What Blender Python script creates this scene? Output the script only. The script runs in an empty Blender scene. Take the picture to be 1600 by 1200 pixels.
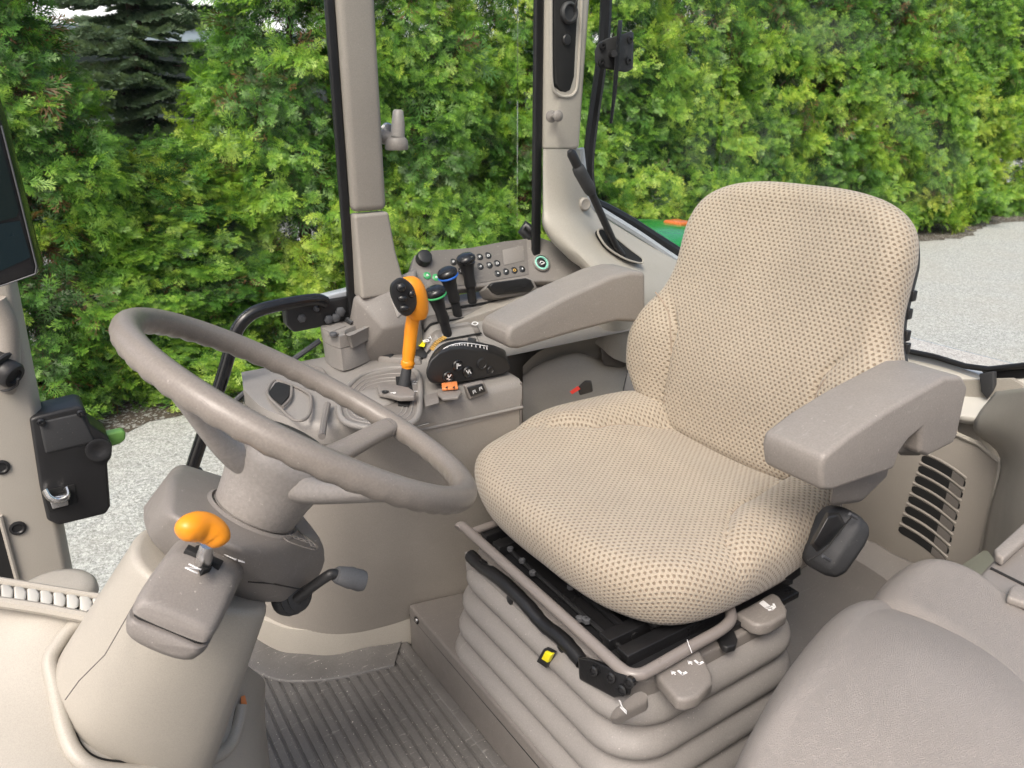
import bpy, bmesh, math, random
import numpy as np
from mathutils import Vector as V, Matrix
R = math.radians
scene = bpy.context.scene
COL = scene.collection

# ------------------------------------------------------------------ camera geometry (world: X rearwards, Y to the far side, Z up, cab floor at 0)
FPX, PITCH, YAW, CAMH = 1200.0, R(20.5), R(33.5), 1.12
GZ = -1.18                                   # outside ground
_h = (math.sin(YAW), math.cos(YAW)); _r = (math.cos(YAW), -math.sin(YAW))

def ray(u, v):
    dx = u - 800.0; dy = 600.0 - v
    f = FPX * math.cos(PITCH) + dy * math.sin(PITCH)
    return V((f * _h[0] + dx * _r[0], f * _h[1] + dx * _r[1], -FPX * math.sin(PITCH) + dy * math.cos(PITCH)))

def P(u, v, x=None, y=None, z=None):         # the point of a plane that the photograph shows at (u, v)
    d = ray(u, v)
    t = x / d.x if x is not None else y / d.y if y is not None else (z - CAMH) / d.z
    return V((0, 0, CAMH)) + d * t

# ------------------------------------------------------------------ objects
def tag(o, label=None, cat=None, group=None, kind=None):
    if label: o['label'] = label
    if cat: o['category'] = cat
    if group: o['group'] = group
    if kind: o['kind'] = kind
    return o

def thing(name, label, cat, loc, group=None):
    o = bpy.data.objects.new(name, None); COL.objects.link(o)
    o.location = loc; o.empty_display_size = 0.05
    return tag(o, label, cat, group)

def wloc(o):
    p = V((0, 0, 0))
    while o is not None:
        p = p + V(o.location); o = o.parent
    return p

def cr(pts, n=8, closed=False):              # Catmull-Rom through points (tuples or vectors of any length)
    pts = [V(p) for p in pts]; m = len(pts); out = []
    for i in range(m if closed else m - 1):
        if closed: a, b, c, d = (pts[(i + k) % m] for k in (-1, 0, 1, 2))
        else: a, b, c, d = pts[max(i - 1, 0)], pts[i], pts[i + 1], pts[min(i + 2, m - 1)]
        for j in range(n):
            t = j / n
            out.append(0.5 * ((2 * b) + (c - a) * t + (2 * a - 5 * b + 4 * c - d) * t * t + (3 * b - a - 3 * c + d) * t ** 3))
    if not closed: out.append(pts[-1].copy())
    return out

def chaikin(pts, n=2):                       # rounds the corners of a closed polygon
    pts = [V(p) for p in pts]
    for _ in range(n):
        q = []
        for a, b in zip(pts, pts[1:] + pts[:1]): q += [a.lerp(b, .25), a.lerp(b, .75)]
        pts = q
    return pts

class MB:                                    # collects faces, links them as ONE mesh object
    def __init__(s): s.v = []; s.f = []; s.uv = {}
    def add(s, vs, fs):
        o = len(s.v); s.v += [V(p) for p in vs]; s.f += [[i + o for i in f] for f in fs]; return s
    def loft(s, rings, closed=True, cap=True):
        n = len(rings[0]); vs = [p for r in rings for p in r]; fs = []
        for i in range(len(rings) - 1):
            for j in range(n if closed else n - 1):
                k = (j + 1) % n
                fs.append([i * n + j, i * n + k, (i + 1) * n + k, (i + 1) * n + j])
        if cap and closed:
            fs.append(list(range(n))[::-1]); fs.append([(len(rings) - 1) * n + j for j in range(n)])
        return s.add(vs, fs)
    def tube(s, pts, r, n=14, closed=False, squash=None, cap=True):
        pts = [V(p) for p in pts]; m = len(pts)
        rs = r if isinstance(r, (list, tuple)) else [r] * m
        tan = []
        for i in range(m):
            a = pts[(i - 1) % m] if closed or i else pts[0]; b = pts[(i + 1) % m] if closed or i < m - 1 else pts[-1]
            tan.append((b - a).normalized())
        ref = V((0, 0, 1)) if abs(tan[0].z) < .9 else V((1, 0, 0))
        nx = tan[0].cross(ref).normalized(); rings = []
        for i in range(m):
            nx = (nx - tan[i] * nx.dot(tan[i])).normalized(); ny = tan[i].cross(nx)
            sx, sy = squash or (1, 1)
            rings.append([pts[i] + (nx * math.cos(2 * math.pi * k / n) * sx + ny * math.sin(2 * math.pi * k / n) * sy) * rs[i] for k in range(n)])
        if closed: rings.append(rings[0])
        return s.loft(rings, True, cap and not closed)
    def lathe(s, o, axis, prof, n=28):       # prof: (radius, height along axis)
        o = V(o); ax = V(axis).normalized()
        ref = V((0, 0, 1)) if abs(ax.z) < .9 else V((1, 0, 0))
        a = ax.cross(ref).normalized(); b = ax.cross(a)
        return s.loft([[o + ax * h + (a * math.cos(2 * math.pi * k / n) + b * math.sin(2 * math.pi * k / n)) * max(r, 1e-4) for k in range(n)] for r, h in prof])
    def prism(s, poly, vec):
        poly = [V(p) for p in poly]; vec = V(vec); n = len(poly)
        nrm = V((0, 0, 0))
        for i in range(n): nrm += poly[i].cross(poly[(i + 1) % n])
        if nrm.dot(vec) > 0: poly = poly[::-1]
        return s.loft([poly, [p + vec for p in poly]])
    def box(s, c, size, M=None):
        c = V(c); hx, hy, hz = (k / 2 for k in size); M = M or Matrix.Identity(3)
        vs = [c + M @ V((x, y, z)) for x in (-hx, hx) for y in (-hy, hy) for z in (-hz, hz)]
        return s.add(vs, [[0, 1, 3, 2], [4, 6, 7, 5], [0, 4, 5, 1], [2, 3, 7, 6], [0, 2, 6, 4], [1, 5, 7, 3]])
    def hull(s, pts):
        bm = bmesh.new()
        for p in pts: bm.verts.new(V(p))
        g = bmesh.ops.convex_hull(bm, input=bm.verts)
        bmesh.ops.delete(bm, geom=list({x for x in g['geom_interior'] + g['geom_unused'] if isinstance(x, bmesh.types.BMVert)}), context='VERTS')
        bmesh.ops.dissolve_limit(bm, angle_limit=R(4), verts=bm.verts, edges=bm.edges)
        bm.verts.index_update()
        s.add([v.co.copy() for v in bm.verts], [[v.index for v in f.verts] for f in bm.faces]); bm.free(); return s
    def patch(s, rows, nu=6, nv=6):          # smooth surface through a grid of points
        g = [cr(r, nu) for r in rows]; m = len(g[0])
        cols = [cr([g[i][j] for i in range(len(g))], nv) for j in range(m)]
        k = len(cols[0])
        return s.loft([[cols[j][i] for j in range(m)] for i in range(k)], closed=False)
    def build(s, name, mat, parent=None, bevel=0, seg=3, ang=35, sharp=42, sub=0, solid=0, solid_off=-1, loc=None, uv=None):
        base = wloc(parent) if parent is not None else V(loc or (0, 0, 0))
        me = bpy.data.meshes.new(name); bm = bmesh.new()
        vv = [bm.verts.new(p - base) for p in s.v]
        for f in s.f:
            try: bm.faces.new([vv[i] for i in f])
            except ValueError: pass
        bmesh.ops.remove_doubles(bm, verts=bm.verts, dist=1e-6)
        bmesh.ops.recalc_face_normals(bm, faces=bm.faces)
        if bevel:
            es = [e for e in bm.edges if len(e.link_faces) == 2 and e.calc_face_angle(0) > R(ang)]
            if es: bmesh.ops.bevel(bm, geom=es, offset=bevel, segments=seg, profile=0.5, affect='EDGES', clamp_overlap=True)
        bm.to_mesh(me); bm.free()
        me.polygons.foreach_set('use_smooth', [True] * len(me.polygons))
        me.set_sharp_from_angle(angle=R(sharp))
        o = bpy.data.objects.new(name, me); COL.objects.link(o)
        if mat: me.materials.append(mat)
        if parent is not None: o.parent = parent
        else: o.location = base
        if solid:
            m = o.modifiers.new('thickness', 'SOLIDIFY'); m.thickness = solid; m.offset = solid_off
        if sub:
            m = o.modifiers.new('smooth', 'SUBSURF'); m.levels = m.render_levels = sub
        return o

def text_mesh(name, body, o, ex, ey, size, mat, parent, depth=0.0008):   # flat lettering on a surface: ex reading direction, ey up
    cu = bpy.data.curves.new(name, 'FONT'); cu.body = body; cu.size = size; cu.align_x = 'CENTER'; cu.align_y = 'CENTER'; cu.extrude = depth / 2
    t = bpy.data.objects.new(name, cu); me = bpy.data.meshes.new_from_object(t); bpy.data.objects.remove(t)
    ex = V(ex).normalized(); ez = ex.cross(V(ey)).normalized(); ey = ez.cross(ex)
    M = Matrix((ex, ey, ez)).transposed().to_4x4(); M.translation = V(o) - wloc(parent)
    me.transform(M); me.materials.clear(); me.materials.append(mat); me.name = name
    ob = bpy.data.objects.new(name, me); COL.objects.link(ob); ob.parent = parent
    return ob

def strokes(mb, o, ex, ey, segs, w, lift=0.0006):   # little pictogram: each seg is a polyline in (a, b)
    o = V(o); ex = V(ex).normalized(); ez = ex.cross(V(ey)).normalized(); ey = ez.cross(ex)
    for sg in segs:
        for (a, b), (c, d) in zip(sg, sg[1:]):
            p = o + ex * a + ey * b + ez * lift; q = o + ex * c + ey * d + ez * lift
            t = (q - p); L = t.length
            if L < 1e-6: continue
            t /= L; s_ = ez.cross(t) * w / 2
            mb.prism([p - s_ - t * w * .3, q - s_ + t * w * .3, q + s_ + t * w * .3, p + s_ - t * w * .3], ez * .0005)

# ------------------------------------------------------------------ materials
def nodes(name):
    m = bpy.data.materials.new(name); m.use_nodes = True
    nt = m.node_tree; b = nt.nodes['Principled BSDF']
    return m, nt, b
def N(nt, typ, **kw):
    n = nt.nodes.new(typ)
    for k, v in kw.items():
        if k.startswith('i_'): n.inputs[int(k[2:]) if k[2:].isdigit() else k[2:].replace('_', ' ')].default_value = v
        else: setattr(n, k, v)
    return n
def math_(nt, op, a, b=None, c=None):
    n = nt.nodes.new('ShaderNodeMath'); n.operation = op
    for i, x in enumerate((a, b, c)):
        if x is None: continue
        if isinstance(x, (int, float)): n.inputs[i].default_value = x
        else: nt.links.new(x, n.inputs[i])
    return n.outputs[0]
def ramp(nt, fac, stops):
    n = nt.nodes.new('ShaderNodeValToRGB'); el = n.color_ramp.elements
    while len(el) < len(stops): el.new(0.5)
    for e, (p, c) in zip(el, stops): e.position = p; e.color = (*c, 1)
    nt.links.new(fac, n.inputs[0]); return n.outputs[0]
def mixc(nt, f, a, b, mode='MIX'):
    n = nt.nodes.new('ShaderNodeMix'); n.data_type = 'RGBA'; n.blend_type = mode
    for i, x in ((0, f), (6, a), (7, b)):
        if isinstance(x, (int, float)): n.inputs[i].default_value = x
        elif isinstance(x, tuple): n.inputs[i].default_value = (*x, 1)
        else: nt.links.new(x, n.inputs[i])
    return n.outputs[2]

def plastic(name, col, rough=0.5, grain=900, bump=0.25, var=0.05, spec=0.5, dust=0.0, metal=0.0, scratch=0.0):
    m, nt, b = nodes(name); L = nt.links.new
    tc = N(nt, 'ShaderNodeTexCoord').outputs['Object']
    big = N(nt, 'ShaderNodeTexNoise', i_Scale=7.0, i_Detail=5.0, i_Roughness=.6); L(tc, big.inputs['Vector'])
    f = big.outputs['Fac']
    dark = tuple(c * (1 - var) for c in col); light = tuple(min(1, c * (1 + var)) for c in col)
    c = ramp(nt, f, [(.3, dark), (.7, light)])
    if dust:
        dn = N(nt, 'ShaderNodeTexNoise', i_Scale=260.0, i_Detail=3.0); L(tc, dn.inputs['Vector'])
        dm = math_(nt, 'MULTIPLY', math_(nt, 'GREATER_THAN', dn.outputs['Fac'], .71), dust)
        c = mixc(nt, dm, c, (.62, .58, .52))
    if grain and bump > .12:                 # moulded grain and fine scuffs show in the colour too
        fg = N(nt, 'ShaderNodeTexNoise', i_Scale=float(grain) * .55, i_Detail=2.0); L(tc, fg.inputs['Vector'])
        c = mixc(nt, 1.0, c, ramp(nt, fg.outputs['Fac'], [(.32, (.86, .86, .86)), (.68, (1.0, 1.0, 1.0))]), 'MULTIPLY')
    if dust:
        mp = N(nt, 'ShaderNodeMapping'); mp.inputs['Scale'].default_value = (14, 90, 40); mp.inputs['Rotation'].default_value = (.6, .3, .5); L(tc, mp.inputs[0])
        sc = N(nt, 'ShaderNodeTexNoise', i_Scale=1.6, i_Detail=7.0, i_Roughness=.7); L(mp.outputs[0], sc.inputs['Vector'])
        c = mixc(nt, math_(nt, 'MULTIPLY', ramp(nt, sc.outputs['Fac'], [(.60, (0, 0, 0)), (.72, (1, 1, 1))]), .16 * dust / .35), c, (.55, .52, .48))
    L(c, b.inputs['Base Color'])
    rg = N(nt, 'ShaderNodeTexNoise', i_Scale=23.0, i_Detail=6.0); L(tc, rg.inputs['Vector'])
    r = math_(nt, 'MULTIPLY_ADD', rg.outputs['Fac'], .34, rough - .17); L(r, b.inputs['Roughness'])
    b.inputs['Specular IOR Level'].default_value = spec; b.inputs['Metallic'].default_value = metal
    if bump:
        gn = N(nt, 'ShaderNodeTexNoise', i_Scale=float(grain), i_Detail=2.0); L(tc, gn.inputs['Vector'])
        bp = N(nt, 'ShaderNodeBump', i_Strength=bump, i_Distance=.0006); L(gn.outputs['Fac'], bp.inputs['Height']); L(bp.outputs[0], b.inputs['Normal'])
    return m

M = {}
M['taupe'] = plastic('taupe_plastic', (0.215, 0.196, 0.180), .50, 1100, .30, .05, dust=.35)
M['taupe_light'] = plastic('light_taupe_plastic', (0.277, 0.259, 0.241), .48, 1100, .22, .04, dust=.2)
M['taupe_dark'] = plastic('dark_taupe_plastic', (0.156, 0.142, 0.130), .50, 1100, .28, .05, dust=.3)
M['armrest'] = plastic('armrest_foam', (0.259, 0.235, 0.213), .52, 620, .55, .05, dust=.4)
M['wheel'] = plastic('wheel_foam', (.222, .196, .172), .37, 800, .30, .06, dust=.25)
M['hub'] = plastic('hub_foam', (0.288, 0.266, 0.246), .5, 420, .8, .05, dust=.3)
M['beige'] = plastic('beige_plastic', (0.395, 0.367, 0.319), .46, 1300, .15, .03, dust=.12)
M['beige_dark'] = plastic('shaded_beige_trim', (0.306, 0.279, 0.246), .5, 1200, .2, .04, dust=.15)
M['bellows'] = plastic('bellows_rubber', (0.234, 0.219, 0.206), .55, 900, .2, .05, dust=.35)
M['mat'] = plastic('floor_rubber', (0.115, 0.109, 0.103), .47, 500, .45, .22, dust=.9)
M['black'] = plastic('black_plastic', (.018, .018, .019), .42, 900, .25, .1)
M['black_gloss'] = plastic('gloss_black', (.012, .012, .013), .2, 900, .03, .1)
M['black_soft'] = plastic('soft_black', (.035, .036, .038), .62, 700, .4, .12, dust=.1)
M['void'] = plastic('dark_recess', (.008, .008, .008), .8, 300, .1, .2)
M['steel_black'] = plastic('oily_black_steel', (.012, .012, .013), .33, 160, .5, .3)
M['grey_stalk'] = plastic('grey_stalk', (.085, .088, .095), .5, 900, .3, .1)
M['orange'] = plastic('orange_plastic', (.78, .275, .012), .38, 900, .08, .04)
M['amber'] = plastic('pale_amber_plastic', (.72, .45, .12), .4, 900, .08, .04)
M['rocker_orange'] = plastic('orange_rocker', (.72, .24, .08), .45, 900, .1, .06)
M['yellow'] = plastic('yellow_plastic', (.80, .70, .02), .4, 900, .05, .04)
M['green'] = plastic('green_lever', (.15, .33, .075), .4, 900, .08, .05)
M['green_paint'] = plastic('green_paint', (.015, .30, .045), .16, 200, .02, .04, spec=.7)
M['lamp_orange'] = plastic('orange_lens', (.85, .20, .03), .25, 200, .02, .05)
M['red'] = plastic('red_plastic', (.55, .04, .03), .4, 900, .08, .05)
M['blue'] = plastic('blue_plastic', (.02, .12, .50), .4, 900, .08, .05)
M['green_ring'] = plastic('green_ring', (.05, .36, .12), .4, 900, .05, .05)
M['mint'] = plastic('mint_ring', (.28, .62, .50), .35, 900, .05, .05)
M['white'] = plastic('white_print', (.80, .80, .80), .5, 900, .02, .03)
M['chrome'] = plastic('bare_steel', (.62, .62, .62), .26, 300, .1, .1, metal=1)
M['seal'] = plastic('black_rubber_seal', (.010, .010, .011), .45, 800, .2, .2)
M['alu'] = plastic('grey_window_frame', (.42, .45, .48), .32, 700, .1, .05)
M['screen'] = plastic('dark_screen', (.006, .012, .011), .10, 900, .0, .1)
M['screen_low'] = plastic('teal_screen', (.007, .015, .018), .12, 900, .0, .1)
M['tube'] = plastic('painted_taupe_tube', (0.210, 0.187, 0.173), .34, 500, .1, .05, dust=.15)
M['moss'] = plastic('pale_green_trim', (.36, .37, .30), .5, 900, .15, .04)
M['sill'] = plastic('pale_sill', (.56, .54, .49), .45, 1200, .12, .03, dust=.1)
M['seam'] = plastic('seam_thread', (.34, .265, .20), .9, 900, .3, .1)

def leather():
    m, nt, b = nodes('grained_vinyl'); L = nt.links.new
    tc = N(nt, 'ShaderNodeTexCoord').outputs['Object']
    w = N(nt, 'ShaderNodeTexNoise', i_Scale=60.0, i_Detail=3.0); L(tc, w.inputs['Vector'])
    wv = N(nt, 'ShaderNodeVectorMath', operation='MULTIPLY_ADD'); L(w.outputs['Color'], wv.inputs[0]); wv.inputs[1].default_value = (.006,) * 3; L(tc, wv.inputs[2])
    vo = N(nt, 'ShaderNodeTexVoronoi', feature='DISTANCE_TO_EDGE', i_Scale=520.0); L(wv.outputs[0], vo.inputs['Vector'])
    n2 = N(nt, 'ShaderNodeTexNoise', i_Scale=5.0, i_Detail=4.0); L(tc, n2.inputs['Vector'])
    L(ramp(nt, n2.outputs['Fac'], [(.3, (.235, .213, .196)), (.7, (.272, .247, .228))]), b.inputs['Base Color'])
    b.inputs['Roughness'].default_value = .46
    hgt = math_(nt, 'MINIMUM', vo.outputs['Distance'], .18)
    bp = N(nt, 'ShaderNodeBump', i_Strength=.8, i_Distance=.003); L(hgt, bp.inputs['Height']); L(bp.outputs[0], b.inputs['Normal'])
    return m
M['vinyl'] = leather()

def fabric():
    m, nt, b = nodes('dimpled_beige_knit'); L = nt.links.new
    uv = N(nt, 'ShaderNodeUVMap').outputs[0]
    wob = N(nt, 'ShaderNodeTexNoise', i_Scale=55.0, i_Detail=2.0); L(uv, wob.inputs['Vector'])
    ad = N(nt, 'ShaderNodeVectorMath', operation='MULTIPLY_ADD'); L(wob.outputs['Color'], ad.inputs[0]); ad.inputs[1].default_value = (.0016,) * 3; L(uv, ad.inputs[2])
    sp = N(nt, 'ShaderNodeSeparateXYZ'); L(ad.outputs[0], sp.inputs[0])
    PX, PY = .0101, .0070
    vv = math_(nt, 'DIVIDE', sp.outputs[1], PY); row = math_(nt, 'FLOOR', vv)
    fv = math_(nt, 'SUBTRACT', math_(nt, 'FRACT', vv), .5)
    odd = math_(nt, 'MODULO', math_(nt, 'ABSOLUTE', row), 2.0)
    uu = math_(nt, 'MULTIPLY_ADD', odd, .5, math_(nt, 'DIVIDE', sp.outputs[0], PX))
    fu = math_(nt, 'SUBTRACT', math_(nt, 'FRACT', uu), .5)
    wid = math_(nt, 'MULTIPLY_ADD', fv, 1.0, 1.0)            # dimples narrow to one end
    a = math_(nt, 'DIVIDE', math_(nt, 'MULTIPLY', fu, wid), .235); c = math_(nt, 'DIVIDE', fv, .30)
    d = math_(nt, 'ADD', math_(nt, 'MULTIPLY', a, a), math_(nt, 'MULTIPLY', c, c))
    mr = N(nt, 'ShaderNodeMapRange', interpolation_type='SMOOTHSTEP'); L(d, mr.inputs[0]); mr.inputs[1].default_value = 1.7; mr.inputs[2].default_value = .35
    dot = mr.outputs[0]
    kn = N(nt, 'ShaderNodeTexVoronoi', i_Scale=620.0); L(uv, kn.inputs['Vector'])
    big = N(nt, 'ShaderNodeTexNoise', i_Scale=9.0, i_Detail=4.0); L(uv, big.inputs['Vector'])
    base = ramp(nt, big.outputs['Fac'], [(.3, (.418, .362, .283)), (.7, (.475, .415, .328))])
    base = mixc(nt, math_(nt, 'MULTIPLY', kn.outputs['Distance'], .75), base, (.29, .236, .182))
    colr = mixc(nt, math_(nt, 'MULTIPLY', dot, .78), base, (.165, .122, .083))
    L(colr, b.inputs['Base Color']); b.inputs['Roughness'].default_value = .95
    b.inputs['Specular IOR Level'].default_value = .15
    b.inputs['Sheen Weight'].default_value = .25; b.inputs['Sheen Roughness'].default_value = .5
    hgt = math_(nt, 'SUBTRACT', math_(nt, 'MULTIPLY', kn.outputs['Distance'], -.25), math_(nt, 'MULTIPLY', dot, 1.0))
    bp = N(nt, 'ShaderNodeBump', i_Strength=.8, i_Distance=.0016); L(hgt, bp.inputs['Height']); L(bp.outputs[0], b.inputs['Normal'])
    return m
M['fabric'] = fabric()

def glass():
    m, nt, b = nodes('window_glass'); L = nt.links.new; out = nt.nodes['Material Output']; nt.nodes.remove(b)
    tr = N(nt, 'ShaderNodeBsdfTransparent'); tr.inputs[0].default_value = (.955, .975, .965, 1)
    gl = N(nt, 'ShaderNodeBsdfGlossy'); gl.inputs['Roughness'].default_value = .02
    fr = N(nt, 'ShaderNodeFresnel', i_IOR=1.3); mx = N(nt, 'ShaderNodeMixShader')
    L(math_(nt, 'MULTIPLY', fr.outputs[0], .35), mx.inputs[0]); L(tr.outputs[0], mx.inputs[1]); L(gl.outputs[0], mx.inputs[2])
    tc = N(nt, 'ShaderNodeTexCoord').outputs['Object']         # dust film and wiping smears
    n1 = N(nt, 'ShaderNodeTexNoise', i_Scale=3.2, i_Detail=5.0, i_Distortion=1.2); L(tc, n1.inputs['Vector'])
    n2 = N(nt, 'ShaderNodeTexNoise', i_Scale=420.0, i_Detail=1.0); L(tc, n2.inputs['Vector'])
    f = math_(nt, 'ADD', math_(nt, 'MULTIPLY', math_(nt, 'MAXIMUM', math_(nt, 'SUBTRACT', n1.outputs['Fac'], .60), 0.0), .16), math_(nt, 'MULTIPLY', math_(nt, 'GREATER_THAN', n2.outputs['Fac'], .74), .10))
    df = N(nt, 'ShaderNodeBsdfDiffuse'); df.inputs[0].default_value = (.75, .76, .76, 1)
    m2 = N(nt, 'ShaderNodeMixShader'); L(f, m2.inputs[0]); L(mx.outputs[0], m2.inputs[1]); L(df.outputs[0], m2.inputs[2]); L(m2.outputs[0], out.inputs[0])
    return m
M['glass'] = glass()

def leafy(name, stops, trans=.35):
    m, nt, b = nodes(name); L = nt.links.new; out = nt.nodes['Material Output']; nt.nodes.remove(b)
    at = N(nt, 'ShaderNodeAttribute', attribute_name='tint')
    oi = N(nt, 'ShaderNodeObjectInfo')
    f = math_(nt, 'ADD', at.outputs['Fac'], math_(nt, 'MULTIPLY_ADD', oi.outputs['Random'], .10, -.05))
    c = ramp(nt, f, stops)
    di = N(nt, 'ShaderNodeBsdfDiffuse'); L(c, di.inputs[0])
    tl = N(nt, 'ShaderNodeBsdfTranslucent'); L(mixc(nt, 1.0, c, (1.0, 1.0, .55), 'MULTIPLY'), tl.inputs[0])
    mx = N(nt, 'ShaderNodeMixShader'); mx.inputs[0].default_value = trans
    L(di.outputs[0], mx.inputs[1]); L(tl.outputs[0], mx.inputs[2])
    gl = N(nt, 'ShaderNodeBsdfGlossy'); gl.inputs['Roughness'].default_value = .45; gl.inputs[0].default_value = (.8, .85, .7, 1)
    m2 = N(nt, 'ShaderNodeMixShader'); m2.inputs[0].default_value = .04
    L(mx.outputs[0], m2.inputs[1]); L(gl.outputs[0], m2.inputs[2]); L(m2.outputs[0], out.inputs[0])
    return m
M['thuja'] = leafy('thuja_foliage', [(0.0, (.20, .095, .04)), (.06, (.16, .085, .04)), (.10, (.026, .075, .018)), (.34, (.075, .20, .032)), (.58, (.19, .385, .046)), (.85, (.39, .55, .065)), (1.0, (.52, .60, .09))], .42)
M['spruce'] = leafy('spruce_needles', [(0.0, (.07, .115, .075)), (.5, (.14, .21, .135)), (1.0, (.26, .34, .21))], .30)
M['bark'] = plastic('bark', (.085, .058, .04), .9, 60, .9, .3)

def gravel():
    m, nt, b = nodes('pale_gravel'); L = nt.links.new
    tc = N(nt, 'ShaderNodeTexCoord').outputs['Object']
    v1 = N(nt, 'ShaderNodeTexVoronoi', i_Scale=120.0); L(tc, v1.inputs['Vector'])
    v2 = N(nt, 'ShaderNodeTexVoronoi', i_Scale=62.0); L(tc, v2.inputs['Vector'])
    s1 = N(nt, 'ShaderNodeSeparateColor'); L(v1.outputs['Color'], s1.inputs[0])
    s2 = N(nt, 'ShaderNodeSeparateColor'); L(v2.outputs['Color'], s2.inputs[0])
    a = ramp(nt, s1.outputs[0], [(0, (.10, .10, .095)), (.35, (.26, .262, .252)), (.75, (.38, .382, .368)), (1, (.56, .562, .545))])
    c2 = ramp(nt, s2.outputs[1], [(0, (.20, .20, .19)), (.6, (.45, .455, .44)), (1, (.68, .685, .665))])
    c = mixc(nt, .4, a, c2)
    big = N(nt, 'ShaderNodeTexNoise', i_Scale=.9, i_Detail=6.0, i_Roughness=.65); L(tc, big.inputs['Vector'])
    c = mixc(nt, ramp(nt, big.outputs['Fac'], [(.42, (0, 0, 0)), (.72, (.6, .6, .6))]), c, mixc(nt, .65, c, (.36, .335, .29)))
    L(c, b.inputs['Base Color']); b.inputs['Roughness'].default_value = .9
    bp = N(nt, 'ShaderNodeBump', i_Strength=.40, i_Distance=.006); L(v1.outputs['Distance'], bp.inputs['Height']); bp.invert = True; L(bp.outputs[0], b.inputs['Normal'])
    return m
M['gravel'] = gravel()
def soil():
    m, nt, b = nodes('dark_soil'); L = nt.links.new
    tc = N(nt, 'ShaderNodeTexCoord').outputs['Object']
    v1 = N(nt, 'ShaderNodeTexNoise', i_Scale=28.0, i_Detail=8.0, i_Roughness=.7); L(tc, v1.inputs['Vector'])
    vo = N(nt, 'ShaderNodeTexVoronoi', i_Scale=60.0); L(tc, vo.inputs['Vector'])
    sp = N(nt, 'ShaderNodeSeparateColor'); L(vo.outputs['Color'], sp.inputs[0])
    c = ramp(nt, v1.outputs['Fac'], [(.3, (.035, .026, .018)), (.55, (.085, .065, .048)), (.75, (.17, .14, .105))])
    c = mixc(nt, math_(nt, 'MULTIPLY', math_(nt, 'GREATER_THAN', sp.outputs[0], .78), .8), c, (.36, .36, .34))
    L(c, b.inputs['Base Color']); b.inputs['Roughness'].default_value = .95
    bp = N(nt, 'ShaderNodeBump', i_Strength=.9, i_Distance=.02); L(v1.outputs['Fac'], bp.inputs['Height']); L(bp.outputs[0], b.inputs['Normal'])
    return m
M['soil'] = soil()
# ================================================================== OUTSIDE
# ground: one big gravel sheet and a strip of soil under the hedge
g = MB(); g.add([(-400, -400, GZ), (400, -400, GZ), (400, 400, GZ), (-400, 400, GZ)], [[0, 1, 2, 3]])
tag(g.build('ground', M['gravel'], loc=(0, 0, GZ)), 'pale grey gravel yard outside the cab windows', 'ground', kind='structure')
def hedge_y(x): return 6.85 + (x - .5) * .095
rng = random.Random(5)
sb = MB(); near = []; far = []
xs = [-6 + i * .18 for i in range(170)]
for i, x in enumerate(xs):
    near.append(V((x, hedge_y(x) - 1.12 + .16 * math.sin(x * 2.1) + rng.uniform(-.07, .07), GZ + .004)))
    far.append(V((x, hedge_y(x) + 1.8, GZ + .004)))
sb.loft([near, far], closed=False)
tag(sb.build('soil_strip', M['soil']), 'dark soil strip with leaf litter under the hedge', 'soil', kind='structure')

def quads_object(name, verts, tint, mat, parent=None):
    nq = len(verts) // 4
    me = bpy.data.meshes.new(name); me.vertices.add(nq * 4); me.vertices.foreach_set('co', np.asarray(verts, np.float32).ravel())
    me.loops.add(nq * 4); me.loops.foreach_set('vertex_index', np.arange(nq * 4, dtype=np.int32))
    me.polygons.add(nq); me.polygons.foreach_set('loop_start', np.arange(0, nq * 4, 4, dtype=np.int32))
    me.update(calc_edges=True)
    at = me.attributes.new('tint', 'FLOAT', 'POINT'); at.data.foreach_set('value', np.asarray(tint, np.float32))
    me.materials.append(mat)
    o = bpy.data.objects.new(name, me); COL.objects.link(o)
    if parent is not None: o.parent = parent
    return o

def spray_template(rs):                      # flat feathery fan of scale leaves, axis +x, length 1; rows of 4 corners
    q = []
    def leaf(px, py, ang, ln, w):
        d = np.array([math.cos(ang), math.sin(ang)]); s_ = np.array([-d[1], d[0]]); b = np.array([px, py])
        q.append([b, b + d * ln * .55 + s_ * w, b + d * ln, b + d * ln * .55 - s_ * w])
    leaf(0, 0, 0, .62, .012); leaf(.55, 0, 0, .45, .020)
    for i, x in enumerate((.14, .28, .42, .56, .70, .82)):
        for k in (1, -1):
            xx = x + (.06 if k < 0 else 0) + rs.normal() * .015
            ln = (.50 - .46 * abs(x - .32)) * rs.uniform(.75, 1.2); a = k * rs.uniform(.50, .82)
            leaf(xx, 0, a, ln, .019)
            if ln > .22:
                for f, sg, l2 in ((.36, -1, .50), (.56, 1, .42)):
                    leaf(xx + math.cos(a) * ln * f, math.sin(a) * ln * f, a + sg * k * rs.uniform(.45, .65), ln * l2, .016)
    return np.array(q)                       # (nq,4,2)

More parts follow.
